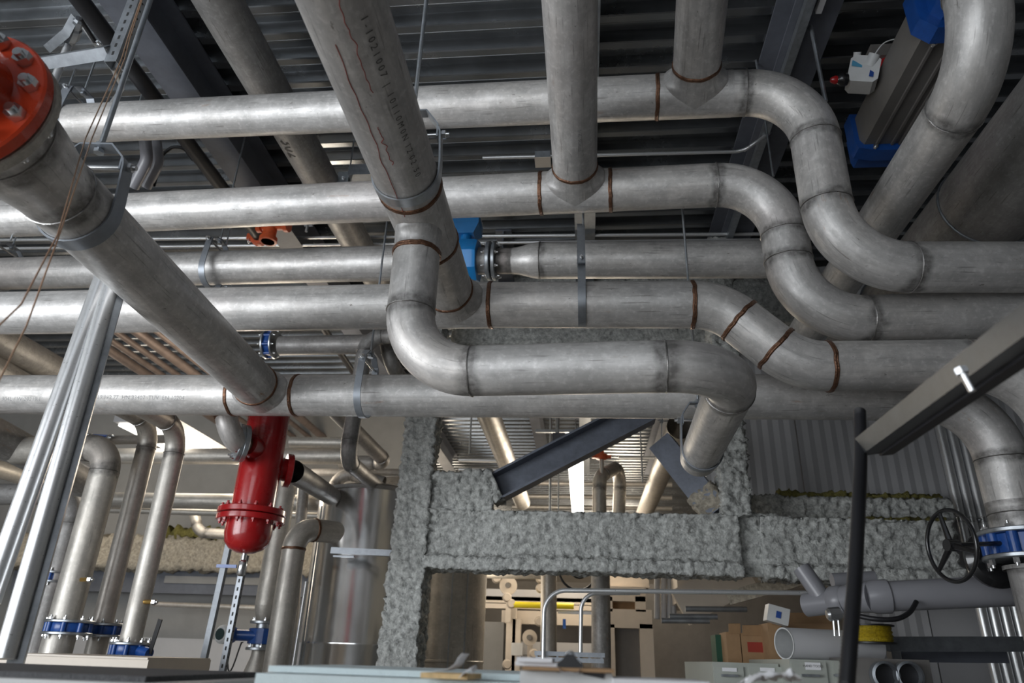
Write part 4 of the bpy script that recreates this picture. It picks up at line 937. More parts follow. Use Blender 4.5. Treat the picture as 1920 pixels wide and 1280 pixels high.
o = conduit('thin conduit across the deck behind the U-shaped pipe', [A(1160, 858, Y=9.2), A(1250, 858, Y=9.2)], .02)
for k, (ya, zz) in enumerate(((905, 10.5), (930, 10.9), (950, 11.2))):
    o = pipe(['thin horizontal pipe far back above the crossbeam, top one', 'thin horizontal pipe far back above the crossbeam, middle one', 'thin horizontal pipe far back above the crossbeam, lowest one'][k], [A(960, ya, Y=zz), A(1260, ya+3, Y=zz)], .035, 'steel_warm', seg=14)

# ================================================================== UNDER THE CROSSBEAM: MACHINE AND RAILS
def rb(px0, py0, px1, py1, Y, dep):
    a = A(px0, py1, Y=Y); b = A(px1, py0, Y=Y); return ((a.x+b.x)/2, Y+dep/2, (a.z+b.z)/2), (abs(b.x-a.x), dep, abs(b.z-a.z))
def pb(px0, py0, px1, py1, Y, dep): return box(*rb(px0, py0, px1, py1, Y, dep))
mc = thing('process_machine', 'cream-painted machine frame with rollers seen under the crossbeam', 'machine', A(1010, 1240, Y=9))
for q in ((946, 1128, 968, 1275), (958, 1160, 976, 1275)): pb(*q, 9.0, .15).build('upright', 'cream', mc)
for q in ((898, 1108, 1110, 1124), (898, 1134, 1110, 1139), (940, 1148, 1110, 1168), (960, 1206, 1110, 1226), (900, 1122, 1110, 1130)): pb(*q, 9.2, .2).build('cross_rail', 'white' if q[1] in (1108, 1206) else 'cream', mc)
pb(896, 1166, 945, 1278, 9.1, .4).build('side_panel', 'wallg', mc)
pb(960, 1170, 1110, 1204, 9.6, .1).build('rear_panel', 'boxgrey', mc)
for (x, y, r_) in ((953, 1098, .105), (993, 1195, .085)):
    c = A(x, y, Y=8.8); G().lathe(c, (.1, -1, 0), [(r_, 0), (r_, .05), (r_*.35, .055), (r_*.35, .05)], 28).build('roller', 'cream', mc); G().cyl(c, c+V((0, -.08, 0)), .03, seg=12).build('hub', 'boxgrey', mc)
    G().box(c+V((0, .1, -.2)), (.06, .06, .4)).build('roller_arm', 'cream', mc)
for (x, y) in ((950, 1120), (958, 1132), (1012, 1085), (1012, 1103), (930, 1085), (1010, 1165), (950, 1245), (1000, 1225)): G().lathe(A(x, y, Y=8.75), (.2, -1, 0), [(.05, 0), (.055, .03), (.04, .09)], 12).build('knob', 'cream', mc)
c0 = A(962, 1133, Y=8.7); c1 = A(1076, 1136, Y=8.7); G().cyl(c0, c1, .035, seg=16).build('padded_bar', 'yellow', mc)
pb(1055, 1160, 1061, 1178, 8.9, .03).build('handle', 'blue', mc); pb(1046, 1146, 1110, 1150, 8.9, .03).build('tool_rail', 'bolt', mc)
pb(958, 1205, 980, 1228, 8.8, .15).build('bucket', 'ltgrey', mc)
cb = thing('machine_cabinet', 'cream cabinet with recessed window standing right of the machine', 'cabinet', A(1185, 1275, Y=8.5))
for q in ((1142, 1143, 1222, 1176), (1142, 1170, 1152, 1290), (1204, 1170, 1224, 1290), (1142, 1100, 1210, 1126), (1142, 1118, 1148, 1146), (1192, 1118, 1210, 1146)): pb(*q, 8.5, .3).build('cabinet_frame', 'cream', cb)
pb(1150, 1172, 1206, 1290, 8.62, .05).build('window_pane', 'boxgrey', cb); pb(1147, 1124, 1193, 1145, 8.62, .05).build('recess_panel', 'card', cb)
t = thing('wall_hose', 'coiled dark cable hanging below the crossbeam', 'cable', A(1080, 1080, Y=7.5))
G().torus(A(1082, 1070, Y=7.5), (.3, -1, .2), .19, .012).build('outer_coil', 'black', t); G().torus(A(1085, 1068, Y=7.5), (.3, -1, .2), .08, .012).build('inner_coil', 'black', t)
pb(1140, 1074, 1216, 1100, 8.7, .2).build('control_box', 'cream', cb)
pipe('warm vertical pipe under the crossbeam in front of the machine', [A(1028, 1290, Y=7.6), V((A(1028, 1150, Y=7.6).x, 7.6, 2.35))], .082)
pipe('dark vertical pipe under the crossbeam beside the cream cabinet', [A(1128, 1290, Y=6.8), V((A(1128, 1150, Y=6.8).x, 6.8, 2.3))], .085, 'steel_dull')
pipe('horizontal pipe just under the crossbeam at the machine', [A(898, 1074, Y=8.2), A(1022, 1076, Y=8.2)], .055)
rr1 = conduit('bent conduit rail under the crossbeam, longer outer one', [A(1018, 1262, Y=4.4), A(1021, 1106, Y=4.4), A(1560, 1112, Y=4.4)], .013, R=.13)
rr2 = conduit('bent conduit rail under the crossbeam, shorter inner one', [A(1088, 1262, Y=4.5), A(1090, 1112, Y=4.5), A(1200, 1111, Y=4.5)], .012, R=.1)
t = thing('slotted_rail', 'slotted horizontal rail tying the bent conduits together', 'rail', A(1065, 1230, Y=4.45)); pb(1002, 1224, 1134, 1228, 4.45, .03).build('top_bar', 'galvd', t); pb(1004, 1235, 1132, 1239, 4.45, .03).build('bottom_bar', 'galvd', t)
for x in (1006, 1025, 1045, 1065, 1085, 1105, 1128): pb(x-2, 1224, x+2, 1239, 4.46, .02).build('spacer', 'galvd', t)
for k, x in enumerate((1232, 1245, 1256, 1263)):
    tag(G().cyl(A(x, 1160, Y=7.5), A(x, 1072, Y=7.5), .028, seg=14).build('white_pipe', 'white'), 'white vertical pipe in the cluster right of the cream cabinet', 'pipe', 'white pipe cluster')
t = thing('duct_box', 'beige boxy duct sloping under the right part of the crossbeam', 'duct', A(1300, 1100, Y=7))
for (x0, y0, x1, y1, n_) in ((1272, 1078, 1318, 1128, 'cream'),): pb(x0, y0, x1, y1, 7.0, 1.2).build('duct_body', n_, t)
G().prism([(-.16, -.05), (.16, -.05), (.16, .05), (-.16, .05)], A(1275, 1140, Y=6.9), A(1400, 1070, Y=6.9), (0, 1, 0)).build('sloping_plate', 'cream', t)
for k, (x0, y, x1) in enumerate(((1285, 1141, 1400), (1255, 1155, 1345), (1240, 1163, 1330))):
    tag(G().cyl(A(x0, y, Y=6.5), A(x1, y+1, Y=6.5), .022, seg=12).build('rail_tube', 'galvd'), ['short horizontal tube under the beige duct, top of three', 'short horizontal tube under the beige duct, middle of three', 'short horizontal tube under the beige duct, lowest of three'][k], 'tube')
struct(box((3.2, 9.9, 1.1), (5.6, .15, 2.3)).build('wall_far', 'boxgrey'))
struct(box((-1.4, 12.5, 1.25), (4.0, .15, 2.5)).build('wall_mid', 'wall'))
t = thing('sloping_beam', 'grey beam sloping down leftwards below the right crossbeam', 'beam', A(1480, 1090, Y=5.8)); G().prism([(-.05, -.06), (.05, -.06), (.05, .06), (-.05, .06)], A(1370, 1120, Y=5.9), A(1560, 1068, Y=5.5), (0, 1, 0)).build('beam_section', 'foamw', t)

# ================================================================== RIGHT SIDE
# wheel valve under the low header
yv = 3.30; xv = ld.x; zv_ = A(1893, 1022, Y=yv).z
sp_ = thing('butterfly_valve', 'blue lugged valve with big black handwheel at the right edge', 'valve', (xv, yv, zv_)); ax = V((0, 0, 1)); cV = V((xv, yv, zv_))
flange(sp_, cV+ax*.042, ax, .165, .02, 'galv'); flange(sp_, cV-ax*.062, ax, .165, .02, 'galv')
g = G(); g.lathe(cV-ax*.042, ax, [(.13, 0), (.135, .004), (.135, .08), (.13, .084)], 40)
for i in range(10): q = 2*PI*(i+.3)/10; g.cyl(cV-ax*.042+V((math.cos(q), math.sin(q), 0))*.138, cV+ax*.042+V((math.cos(q), math.sin(q), 0))*.138, .022, seg=14)
g.build('valve_body', 'blue', sp_, 40)
bolts(sp_, cV+ax*.062, ax, .145, 8, .013, .012); bolts(sp_, cV-ax*.062, -ax, .145, 8, .013, .022)
hx_ = A(1783, 1022, Y=3.15); G().cyl(hx_, cV+V((-.12, -.05, 0)), .010, seg=12).build('shaft', 'blackp', sp_)
hw_ = V((1, .22, .0)).normalized()
wl = G().torus(hx_, hw_, .142, .0085, 48, 10).build('handwheel', 'blackp', sp_)
g = G(); a = V((0, 0, 1)); b = hw_.cross(a)
for i in range(3):
    q = 2*PI*i/3+1.9; g.sweep([hx_+(a*math.cos(q)+b*math.sin(q))*.02, hx_+(a*math.cos(q)+b*math.sin(q))*.14], [.013, .008], 8)
g.cyl(hx_-hw_*.02, hx_+hw_*.03, .024, seg=20); g.build('spokes', 'blackp', wl)
G().lathe(cV+V((-.06, .16, -.04)), (0, -1, 0), [(.12, 0), (.125, .01), (.125, .03), (.1, .05)], 32).build('gearbox', 'blackp', sp_)
section(rt_low := thing('steel_pipe', 'short tapering pipe below the handwheel valve at the right edge', 'pipe', cV-ax*.3), [cV-ax*.083, cV-ax*.5], .085, 's', None, 'steel_dull', 'pipe_section')
section(rt_low, [cV-ax*.083+V((0, 0, 0)), cV-ax*.10], .1, None, None, 'steel_dull', 'collar')
up_ = thing('steel_pipe', 'spool piece between the last header bend and the handwheel valve', 'pipe', ld); 
section(up_, [ld+V((0, 0, -.001)), cV+ax*.13], r8, 's', 's'); section(up_, [cV+ax*.13, cV+ax*.064], r8, 's', None); bead(up_, cV+ax*.13, ax, r8, 's')
# four wall conduits
for k in range(4):
    x = A(1799+k*20.5, 965, Y=5.72).x
    t = thing('wall_conduit', 'galvanised conduit on the white wall at the right, %s' % ('leftmost of four', 'second of four from the left', 'third of four from the left', 'rightmost of four')[k], 'conduit', (x, 5.72, 0), 'vertical wall conduits'); G().cyl((x, 5.72, .2), (x, 5.72, 4.6), .036, seg=20).build('tube', 'cond', t)
    G().lathe((x, 5.72, A(1840, 975, Y=5.72).z), (0, 0, 1), [(.0365, -.02), (.040, -.018), (.040, .018), (.0365, .02)], 20).build('clamp', 'bolt', t); G().nut((x+.047, 5.70, A(1840, 975, Y=5.72).z), (0, -1, 0), .014, .01).build('bolt', 'bolt', t)
# grey drain pipe
yd = 3.7; d0 = A(1648, 1118, Y=yd); d1 = A(1960, 1104, Y=yd-.1); dd_ = (d1-d0).normalized()
dp = thing('drain_pipe', 'smooth grey plastic drain pipe with socket fittings at lower right', 'pipe', d0)
G().sweep([d0, d1], .068, 36).build('pipe_barrel', 'pvc', dp)
G().lathe(d0-dd_*.03, dd_, [(.066, -.025), (.0775, .01), (.0775, .07), (.070, .078)], 36).build('socket', 'pvc', dp)
e = d0-dd_*.03; e2_ = A(1585, 1125, Y=yd+.1); G().sweep([e, e.lerp(e2_, .5)+V((0, 0, .005)), e2_], [.072, .070, .066], 32).build('bend', 'pvc', dp)
e3 = A(1512, 1134, Y=yd+.25); G().sweep([e2_, e3], .056, 32).build('branch_fitting', 'pvc', dp); G().lathe(e2_, e3-e2_, [(.066, 0), (.073, .01), (.073, .06), (.066, .07)], 32).build('socket', 'pvc', dp)
G().sweep([e2_.lerp(e3, .5), e2_.lerp(e3, .5)+V((-.08, .05, .17))], .045, 24).build('side_branch', 'pvc', dp)
G().sweep([A(1560, 1088, Y=4.3), A(1640, 1084, Y=4.3)], .04, 24).build('upper_pipe', 'pvc', dp)
hp = [A(1600, 1152, Y=3.55), A(1640, 1160, Y=3.5), A(1680, 1160, Y=3.5), A(1705, 1148, Y=3.55), A(1718, 1128, Y=3.6)]
g = G(); g.sweep([cr(hp, 4*i/40) for i in range(41)], .011, 12); tag(g.build('hose_loop', 'black'), 'black hose looping below the grey drain pipe', 'hose')
t = thing('pipe_clamp', 'bright clamp with threaded studs under the grey drain pipe', 'clamp', A(1562, 1150, Y=3.6)); G().lathe(A(1550, 1152, Y=3.6), (1, 0, .1), [(.02, 0), (.03, .01), (.03, .06), (.02, .07)], 8).build('clamp_body', 'bolt', t)
for x in (1562, 1571): G().cyl(A(x, 1155, Y=3.6), A(x+3, 1192, Y=3.6), .006, seg=8).build('stud', 'bolt', t)
# shelf rails, coil, tube, cabinets, boxes
t = thing('shelf_rail', 'dark grey channel rail along the wall at lower right, upper one', 'rail', A(1780, 1208, Y=4.6)); G().prism(strut_prof(.08, .05), A(1664, 1207, Y=4.6), A(1930, 1207, Y=4.6), (0, 1, 0)).build('rail', 'galvd', t); pb(1660, 1198, 1666, 1220, 4.55, .06).build('end_plate', 'galv', t)
t = thing('shelf_rail', 'dark metal rail along the wall at lower right, lower one', 'rail', A(1780, 1230, Y=4.9)); G().prism(strut_prof(.07, .05), A(1690, 1229, Y=4.9), A(1890, 1231, Y=4.9), (0, 1, 0)).build('rail', 'beam', t); pb(1674, 1222, 1688, 1238, 4.85, .08).build('end_bracket', 'galvd', t)
t = thing('rope_reel', 'yellow rope wound on a dark reel behind the hanging hose', 'reel', A(1640, 1192, Y=4.4)); c = A(1637, 1203, Y=4.4)
G().lathe(c, (0, 0, 1), [(.10, 0), (.105, .01), (.10, .02), (.108, .03), (.10, .04), (.107, .05), (.10, .06), (.105, .07), (.10, .08)], 32).build('rope_winding', 'yrope', t); G().lathe(c+V((0, 0, .08)), (0, 0, 1), [(.12, 0), (.12, .008)], 32).build('reel_rim', 'black', t); G().lathe(c+V((0, 0, -.01)), (0, 0, 1), [(.12, 0), (.12, .008)], 32).build('reel_rim', 'black', t)
t = thing('paper_tube', 'large white cardboard tube lying on top of the grey cabinets', 'tube', A(1500, 1208, Y=4.3)); a = A(1470, 1206, Y=4.3); b = A(1640, 1213, Y=4.55)
G().sweep([a, b], .082, 36, False).build('tube_wall', 'paper', t); G().sweep([a+(b-a)*.002, b], .074, 36, False).build('inner_wall', 'ltgrey', t); G().lathe(a, b-a, [(.074, .0), (.082, -.001), (.082, .004)], 36, False).build('rim', 'ltgrey', t)
fc = thing('filing_cabinet', 'low grey filing cabinet with paper labels, left one at lower right', 'cabinet', A(1400, 1278, Y=4.4))
zt_ = A(1420, 1243, Y=4.4).z; x0 = A(1336, 1245, Y=4.4).x; x1 = A(1480, 1240, Y=4.2).x-.01
G().box(((x0+x1)/2, 5.0, zt_/2), (x1-x0, 1.2, zt_)).build('cabinet_body', 'cab', fc)
for k, (px0, px1) in enumerate(((1338, 1398), (1404, 1474))):
    a = A(px0, 1248, Y=4.39); b = A(px1, 1300, Y=4.39); d = G().box(((a.x+b.x)/2, 4.392, (a.z+b.z)/2), (b.x-a.x, .012, a.z-b.z)).build('drawer', 'cab', fc)
    a = A((px0+px1)/2-14, 1251, Y=4.38); b = A((px0+px1)/2+14, 1259, Y=4.38); G().box(((a.x+b.x)/2, 4.382, (a.z+b.z)/2), (b.x-a.x, .003, a.z-b.z)).build('label_card', 'paper', d)
    a = A((px0+px1)/2, 1266, Y=4.37); G().box(a, (.09, .02, .012)).build('handle', 'galv', d)
fc = thing('filing_cabinet', 'low grey filing cabinet with paper labels, right one under the white tube', 'cabinet', A(1540, 1278, Y=4.2))
zt_ = A(1540, 1237, Y=4.2).z; x0 = A(1480, 1240, Y=4.2).x; x1 = A(1604, 1240, Y=4.2).x
G().box(((x0+x1)/2, 4.9, zt_/2), (x1-x0, 1.4, zt_)).build('cabinet_body', 'cab', fc)
for k, (px0, px1) in enumerate(((1484, 1556), (1562, 1600))):
    a = A(px0, 1240, Y=4.19); b = A(px1, 1300, Y=4.19); d = G().box(((a.x+b.x)/2, 4.192, (a.z+b.z)/2), (b.x-a.x, .012, a.z-b.z)).build('drawer', 'cab', fc)
    if k == 0:
        a = A(1509, 1241, Y=4.18); b = A(1540, 1256, Y=4.18); cd_ = G().box(((a.x+b.x)/2, 4.182, (a.z+b.z)/2), (b.x-a.x, .003, a.z-b.z)).build('label_card', 'paper', d)
        text(fc, 'HAND TOOLS', V(((a.x+b.x)/2, 4.1795, (a.z+b.z)/2)), (1, 0, 0), (0, -1, 0), .016, 'chalk', name='label_lettering')
    G().box(A((px0+px1)/2, 1266, Y=4.17), (.09, .02, .012)).build('handle', 'galv', d)
t = thing('equipment_box', 'dark grey box with two round openings at the lower right', 'equipment box', A(1680, 1275, Y=4.0)); pb(1610, 1237, 1742, 1320, 4.0, .4).build('box_body', 'boxgrey', t)
for x in (1655, 1699):
    c = A(x, 1266, Y=3.99); d = G().lathe(c, (0, -1, 0), [(.062, 0), (.066, .004), (.066, .05), (.054, .055), (.054, .01)], 28, False).build('round_spigot', 'galvd', t); G().lathe(c, (0, -1, 0), [(.054, 0), (.054, .01)], 28).build('dark_opening', 'black', d)
for k, (q, Y, m_, lab) in enumerate((((1366, 1185, 1388, 1243), 5.2, 'card', 'narrow upright cardboard box on the left filing cabinet'), ((1392, 1188, 1447, 1243), 5.2, 'card', 'cardboard box with red print behind the filing cabinets'), ((1447, 1168, 1464, 1243), 5.0, 'card', 'tall thin cardboard piece left of the white tube'), ((1466, 1165, 1560, 1241), 5.2, 'card', 'wide cardboard box behind the white tube'))):
    o = thing('cardboard_box', lab, 'box', A((q[0]+q[2])/2, q[3], Y=Y)); pb(*q, Y, .25).build('carton', m_, o)
    a = A(q[0], q[1], Y=Y); b = A(q[2], q[1], Y=Y); G().prism([(-.003, 0), (.003, 0), (.003, .07), (-.003, .07)], a+V((0, -.002, -.01)), b+V((0, -.002, -.01)), (0, -.5, 1)).build('flap', m_, o)
    if k == 1: pb(1403, 1204, 1436, 1222, Y-.004, .002).build('red_print', 'redink', o)
o = thing('white_carton', 'tilted white carton with blue mark on top of the cardboard boxes', 'carton', A(1455, 1162, Y=4.9)); c = A(1456, 1153, Y=4.9); G().box(c, (.13, .10, .10), Matrix.Rotation(.25, 3, 'Y')).build('carton', 'ltgrey', o); G().box(c+V((.0, -.053, -.0)), (.03, .002, .04), Matrix.Rotation(.25, 3, 'Y')).build('blue_mark', 'bluel', o)
o = pb(1345, 1190, 1364, 1240, 5.4, .2).build('green_binder', mat('dark_green_plastic', (.01, .07, .04), .5)); tag(o, 'dark green upright box at the left of the cardboard boxes', 'box')

# ceiling equipment at upper right
ac = thing('sensor_box', 'small white sensor housing with blue labels hanging at the upper right', 'sensor', A(1615, 140, Z=4.1)); c = A(1614, 142, Z=4.05); Rb = orient((.35, .9, .1), (.35, 0, 1))
g = G(); s2 = .062; vs = []
pr8 = [(-.05, -.07), (.05, -.07), (.07, -.05), (.07, .05), (.05, .07), (-.05, .07), (-.07, .05), (-.07, -.05)]
g.prism(pr8, c+V((-.0, -.05, .0)), c+V((.03, .07, .03)), (.3, 0, 1)); g.build('housing', 'ltgrey', ac, 30)
G().cyl(c+V((.03, -.04, .02)), c+V((.05, -.08, .06)), .028, seg=20).build('cable_gland', 'ltgrey', ac); G().cyl(c+V((-.02, -.03, .07)), c+V((-.02, -.06, .10)), .018, seg=16).build('cable_gland', 'ltgrey', ac)
G().lathe(c+V((-.07, 0, -.02)), (-1, 0, 0), [(.03, 0), (.033, .01), (.033, .03), (.02, .05)], 20).build('lens_ring', 'blackp', ac); G().lathe(c+V((-.12, 0, -.02)), (-1, 0, 0), [(.02, 0), (.022, .01), (.012, .03)], 20).build('red_lens', 'dred', ac)
fwd_ = (c-V((0, 0, CZ))).normalized(); fa = c+V((-.0, -.0515, -.0))
G().box(fa+V((-.03, 0, .03)), (.05, .002, .035), Matrix.Rotation(.3, 3, 'Y')).build('label_sticker', 'cyanl', ac); G().box(fa+V((.03, 0, -.03)), (.02, .002, .055), Matrix.Rotation(.3, 3, 'Y')).build('label_sticker', 'bluel', ac)
cp = [c+V((.05, -.08, .06)), c+V((.10, -.12, .10)), c+V((.22, -.14, .09)), c+V((.36, -.12, .05))]
tag(G().sweep([cr(cp, 3*i/24) for i in range(25)], .003, 8).build('signal_cable', 'ltgrey'), 'thin pale cable arching from the white sensor housing to the blue bracket', 'cable')
al = thing('alarm_bell', 'red dome-shaped alarm bell behind the white sensor housing', 'alarm bell', A(1668, 160, Z=4.2)); c = A(1668, 160, Z=4.2)
G().lathe(c+V((0, 0, .12)), (0, -.3, -1), [(.085, 0), (.085, .04), (.075, .08), (.05, .11), (.01, .12)], 32).build('bell_dome', 'dred', al, 60); G().box(c+V((0, -.03, .05)), (.03, .03, .02)).build('label_mark', 'yellow', al); G().box(c+V((0, 0, .16)), (.2, .2, .08)).build('mounting_box', 'boxgrey', al)
hv = thing('actuator_housing', 'long ribbed grey metal housing with blue end castings beside the upper right bend', 'actuator', A(1700, 180, Z=3.95)); h0_ = A(1655, 262, Z=3.95); h1_ = A(1785, 20, Z=3.95)
h1_.x = h0_.x+.02; h1_ = V((h0_.x+.0, h0_.y-.80, h0_.z))
G().prism([(-.12, -.06), (.12, -.06), (.14, -.03), (.14, .12), (-.14, .12), (-.14, -.03)], h0_, h1_).build('housing', 'boxgrey', hv)
for s_ in (-.06, -.02, .06): G().prism([(s_-.006, -.072), (s_+.006, -.072), (s_+.006, -.055), (s_-.006, -.055)], h0_, h1_).build('rib', 'boxgrey', hv)
for q, d_ in ((h0_, 1), (h1_, -1)):
    G().prism([(-.15, -.08), (-.06, -.10), (.10, -.10), (.165, -.04), (.165, .15), (-.165, .15), (-.165, -.04)], q-V((0, .04*d_, 0)), q+V((0, .05*d_, 0))).build('end_casting', 'blue', hv, 30)
    G().prism([(-.11, -.06), (.08, -.06), (.12, -.02), (.12, .12), (-.12, .12), (-.12, -.02)], q+V((0, .05*d_, 0)), q+V((0, .16*d_, 0))).build('end_cap', 'blue', hv, 30)
    for s_ in (-.1, .1): G().nut(q+V((s_*.7, -.045*d_, -.085)), (0, -d_, 0), .014, .012).build('bolt', 'bolt', hv)
t = thing('support_channel', 'galvanised channel with clamp fastened under the bluish steel beam at upper right', 'channel', (xR, 2.5, zb)); G().prism(strut_prof(.045, .045), (xR-.06, .8, zb-.05), (xR-.06, 6, zb-.05), (0, 0, 1)).build('channel', 'galv', t); G().prism(strut_prof(.03, .03), (xR+.0, .8, zb-.04), (xR+.0, 2.75, zb-.04), (0, 0, 1)).build('channel', 'white', t); G().box((xR-.03, 2.0, zb-.06), (.16, .03, .03)).build('clamp', 'galv', t)
a = A(1548, 190, Z=3.9); rod('pale rod dropping beside the bluish beam at upper right', a, V((a.x, a.y, CEIL)), .011)
a = A(1450, 330, Y=3.4); rod('thin rod with nuts behind the second header bend', a, V((a.x, 3.4, CEIL)), .007)
fb = foam('fireproofed_beam', [(-.15, 0), (.15, 0), (.15, .5), (-.15, .5)], (A(900, 420, Y=5.8).x, 5.8, 4.02), (A(1460, 410, Y=5.8).x, 5.8, 4.02), (0, 0, 1), 'foam', step=.04, amp=.03); tag(fb, 'shadowed fireproofed beam under the deck behind the blue flow meter', 'beam')
fb = foam('fireproofed_beam', [(-.1, 0), (.1, 0), (.1, .3), (-.1, .3)], (A(850, 640, Y=5.4).x, 5.4, A(900, 655, Y=5.4).z), (A(1380, 640, Y=5.4).x, 5.4, A(900, 655, Y=5.4).z), (0, 0, 1), 'foam', step=.04, amp=.03); tag(fb, 'fireproofed beam glimpsed between the fourth header and the dropped loop', 'beam')

# ================================================================== DESK ITEMS IN THE FOREGROUND
zt0 = A(400, 1276, Y=1.45).z-.0
def top_at(px, py, z): return A(px, py, Z=z)
ZT = 1.235
tb = thing('work_table', 'pale grey table top along the bottom edge of the photo', 'table', (-.3, 1.5, 0))
a = A(430, 1262, Z=ZT); yfar = a.y
G().box((-.25, (yfar+.55)/2, ZT-.02), (3.9, yfar-.55, .04)).build('table_top', 'cream', tb)
for x in (-2.0, 1.5):
    for y in (.7, yfar-.1): G().box((x, y, (ZT-.04)/2), (.05, .05, ZT-.04)).build('leg', 'galvd', tb)
c1 = A(378, 1271, Y=1.35)
mt = thing('rubber_mat', 'dark rubber mat on a white-edged tray at the lower left corner', 'mat', (-1.1, 1.4, ZT)); xe = A(385, 1268, Y=1.3).x
G().box((xe-.7, 1.42, ZT+.006), (1.4, .5, .012)).build('tray', 'ltgrey', mt); G().box((xe-.735, 1.44, ZT+.0165), (1.36, .46, .009)).build('mat_sheet', 'matt', mt)
cb_ = thing('pale_cabinet', 'low beige cabinet top behind the rubber mat at lower left', 'cabinet', A(160, 1240, Y=3.4)); zc_ = A(160, 1232, Y=3.4).z; xa = A(0, 1230, Y=3.4).x; xb_ = A(278, 1240, Y=3.4).x
G().box(((xa-.3+xb_)/2, 3.7, zc_/2), (xb_-xa+.3, .6, zc_)).build('cabinet_body', 'cream', cb_)
G().box(((xa+xb_)/2, 3.69, zc_+.004), (xb_-xa, .6, .008)).build('cabinet_top', 'cream', cb_)
def slab(name, label, cat, px0, px1, pyt, Y, zb_, dep, m, rz=0):
    a = A(px0, pyt, Y=Y); b = A(px1, pyt, Y=Y); zt2 = A((px0+px1)/2, pyt, Y=Y).z; o = G().box(((a.x+b.x)/2, Y+dep/2, (zt2+zb_)/2), (b.x-a.x, dep, zt2-zb_), Matrix.Rotation(rz, 3, 'Z')).build(name, m); return tag(o, label, cat), zt2
fb1, z1_ = slab('foam_board', 'pale blue foam board lying under the upper board, longer one', 'foam board', 478, 1120, 1273, 1.28, ZT, .45, 'styro')
fb2, z2_ = slab('foam_board', 'pale blue foam board on top of the longer board', 'foam board', 503, 1000, 1256, 1.34, z1_+.001, .4, 'styro')
nb = thing('note_pad', 'yellowed paper pad with one curled leaf on the foam boards', 'note pad', A(840, 1262, Y=1.22)); a = A(790, 1260, Y=1.24); b = A(866, 1266, Y=1.24); zn0 = A(830, 1272, Y=1.24).z
R_ = Matrix.Rotation(-.12, 3, 'Z'); cN = V(((a.x+b.x)/2+.01, 1.28, (a.z+zn0)/2))
G().box(cN, (b.x-a.x+.012, .09, a.z-zn0), R_).build('paper_block', 'pad', nb)
L_ = [A(822, 1257, Y=1.25), A(845, 1254, Y=1.25), A(860, 1245, Y=1.25), A(866, 1234, Y=1.25), A(874, 1225, Y=1.25)]
G().ribbon([cr(L_, 4*i/20) for i in range(21)], (.1, 1, 0), .05, .0006).build('curled_leaf', 'paper', nb)
G().ribbon([A(866, 1266, Y=1.24), A(876, 1256, Y=1.24), A(888, 1250, Y=1.24), A(890, 1258, Y=1.24)], (0, 1, .1), .06, .001).build('curled_leaf', 'paper', nb)
gb, zg = slab('grey_box', 'light grey box carrying the clipboard at bottom centre', 'box', 975, 1148, 1260, 1.2, ZT, .22, 'ltgrey')
cl = thing('clipboard', 'brown clipboard with black spring clip and papers on the grey box', 'clipboard', A(1060, 1255, Y=1.2)); a = A(979, 1258, Y=1.18); b = A(1152, 1266, Y=1.18)
cC = V(((a.x+b.x)/2, 1.30, zg+.004)); wC = b.x-a.x
G().box(cC, (wC, .24, .005)).build('board', 'card', cl); G().box(cC+V((-.03, 0, .006)), (wC*.75, .2, .006)).build('paper_stack', 'paper', cl)
G().box(cC+V((-.052, -.06, .012)), (.055, .10, .006)).build('folded_paper', 'paper', cl)
pk = A(1069, 1250, Y=1.2); g = G(); hw2 = .020; 
g.prism([(-.020, 0), (.020, 0), (.020, .012), (.012, .018), (.006, .026), (-.006, .026), (-.012, .018), (-.020, .012)], pk+V((0, -.012, -.008)), pk+V((0, .012, -.008)), (0, 0, 1)); g.build('spring_clip', 'black', cl)
G().torus(pk+V((0, 0, .016)), (0, 1, 0), .006, .0014, 20, 8).build('clip_loop', 'bolt', cl)
G().sweep([pk+V((-.018, -.014, .0)), pk+V((-.012, -.03, -.008)), pk+V((.012, -.03, -.008)), pk+V((.018, -.014, 0))], .0014, 8).build('wire_arm', 'bolt', cl)
G().prism([(-.006, -.004), (.006, -.004), (.006, .004), (-.006, .004)], pk+V((.02, .0, -.006)), pk+V((.052, .0, -.011)), (0, 0, 1)).build('clip_bar', 'black', cl)
o, _z = slab('paper_sheets', 'white paper sheets lying right of the grey box', 'paper', 1150, 1330, 1275, 1.15, ZT, .2, 'paper')
cr_ = thing('crumpled_paper', 'crumpled grey-white paper at the bottom edge right of centre', 'paper', A(1430, 1275, Y=1.2)); g = G(); vs = []; fs = []; nx, ny = 16, 8
ca = A(1400, 1290, Y=1.2)
for i in range(nx+1):
    for j in range(ny+1):
        x = i/nx; y = j/ny; h = .012+.020*abs(noise.noise(V((x*4, y*3, 2))))+.014*math.sin(PI*x)*(1-y*.5)+.016*max(0, x-.55)
        vs.append(ca+V((x*.085, y*.08, h-.01+.006*(noise.noise(V((x*9, y*9, 5)))))))
for i in range(nx):
    for j in range(ny): k = i*(ny+1)+j; fs.append((k, k+1, k+ny+2, k+ny+1))
g.add(vs, fs); o = g.build('paper_sheet', 'paper', cr_, 30); md = o.modifiers.new('thickness', 'SOLIDIFY'); md.thickness = .0006
rl = [A(1398, 1284, Y=1.17), A(1412, 1270, Y=1.17), A(1426, 1264, Y=1.17), A(1434, 1272, Y=1.17)]; G().ribbon([cr(rl, 3*i/16) for i in range(17)], (.1, 1, 0), .06, .0008).build('folded_edge', 'paper', cr_)

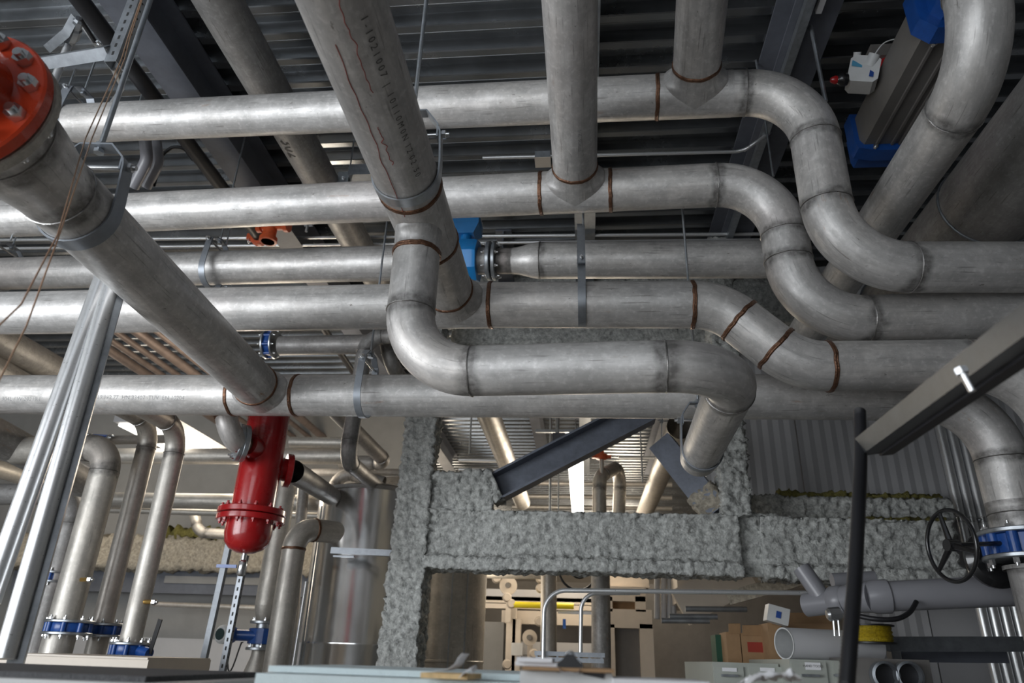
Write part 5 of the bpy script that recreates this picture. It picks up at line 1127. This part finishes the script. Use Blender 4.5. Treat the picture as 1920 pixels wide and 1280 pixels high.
# ================================================================== LIGHT
def area(name, loc, target, size, energy, col=(1, 1, 1), sy=None):
    l = bpy.data.lights.new(name, 'AREA'); l.energy = energy; l.color = col; l.size = size
    if sy: l.shape = 'RECTANGLE'; l.size_y = sy
    o = bpy.data.objects.new(name, l); C.objects.link(o); o.location = loc
    o.rotation_euler = (V(target)-V(loc)).to_track_quat('-Z', 'Y').to_euler(); return o
area('window_daylight', (-5.15, -.55, 1.7), (-2.2, 2.6, 2.6), 3.9, 225, (.93, .965, 1), 2.5)
area('rear_window_daylight', (-1.9, -3.15, 2.25), (-2.4, 2.6, 2.4), 2.8, 32, (.95, .97, 1), 4.0)
def point(loc, e, col=(1, .86, .68), r=.35):
    l = bpy.data.lights.new('lamp_and_fill_light', 'POINT'); l.energy = e; l.color = col; l.shadow_soft_size = r
    o = bpy.data.objects.new('lamp_and_fill_light', l); C.objects.link(o); o.location = loc
w = bpy.data.worlds.new('world'); bpy.context.scene.world = w; w.use_nodes = True
w.node_tree.nodes['Background'].inputs[0].default_value = (.88, .94, 1, 1); w.node_tree.nodes['Background'].inputs[1].default_value = 1.8
for (x, y, z, e) in ((-3.2, 6.6, 3.0, 85), (-.1, 8.6, 2.9, 70), (.6, 13, 3.2, 90), (-3, 14, 3.2, 80), (-6.6, 8.0, 3.0, 25), (1.2, 18, 3.2, 90), (-1.2, 7.9, 1.9, 14)): point((x, y, z), e)  # light of the modelled lamps, plus added fill points that have no fixture
sc = bpy.context.scene; sc.view_settings.view_transform = 'Standard'; sc.view_settings.look = 'None'; sc.view_settings.gamma = 1
sc.view_settings.use_curve_mapping = False; sc.view_settings.exposure = 0.27

# groups for repeated things
GR = {'stainless_pipe': 'large stainless pipes overhead', 'pipe_hanger': 'strap hangers holding the pipes', 'threaded_rod': 'thin rods under the deck', 'steel_beam': 'steel beams under the deck',
      'cardboard_box': 'cardboard boxes by the filing cabinets', 'filing_cabinet': 'grey filing cabinets at lower right', 'foam_board': 'pale blue foam boards', 'hanging_wire': 'copper wires hanging at the left',
      'steel_pipe': 'smaller steel pipes in the background', 'butterfly_valve': 'blue lugged valves', 'slotted_post': 'channel posts by the flow meter', 'shelf_rail': 'rails at the lower right', 'conduit': 'metal conduits',
      'drop_rod': 'rods above the crossbeam', 'rail_tube': 'tubes under the beige duct', 'mineral_wool_strip': 'greenish mineral wool strips', 'drain_nipple': 'drain nipples on the risers', 'flow_meter': 'blue flow meters'}
for o in list(bpy.data.objects):
    if o.parent is None and 'label' in o and 'group' not in o:
        b_ = o.name.split('.')[0]
        if b_ in GR: o['group'] = GR[b_]
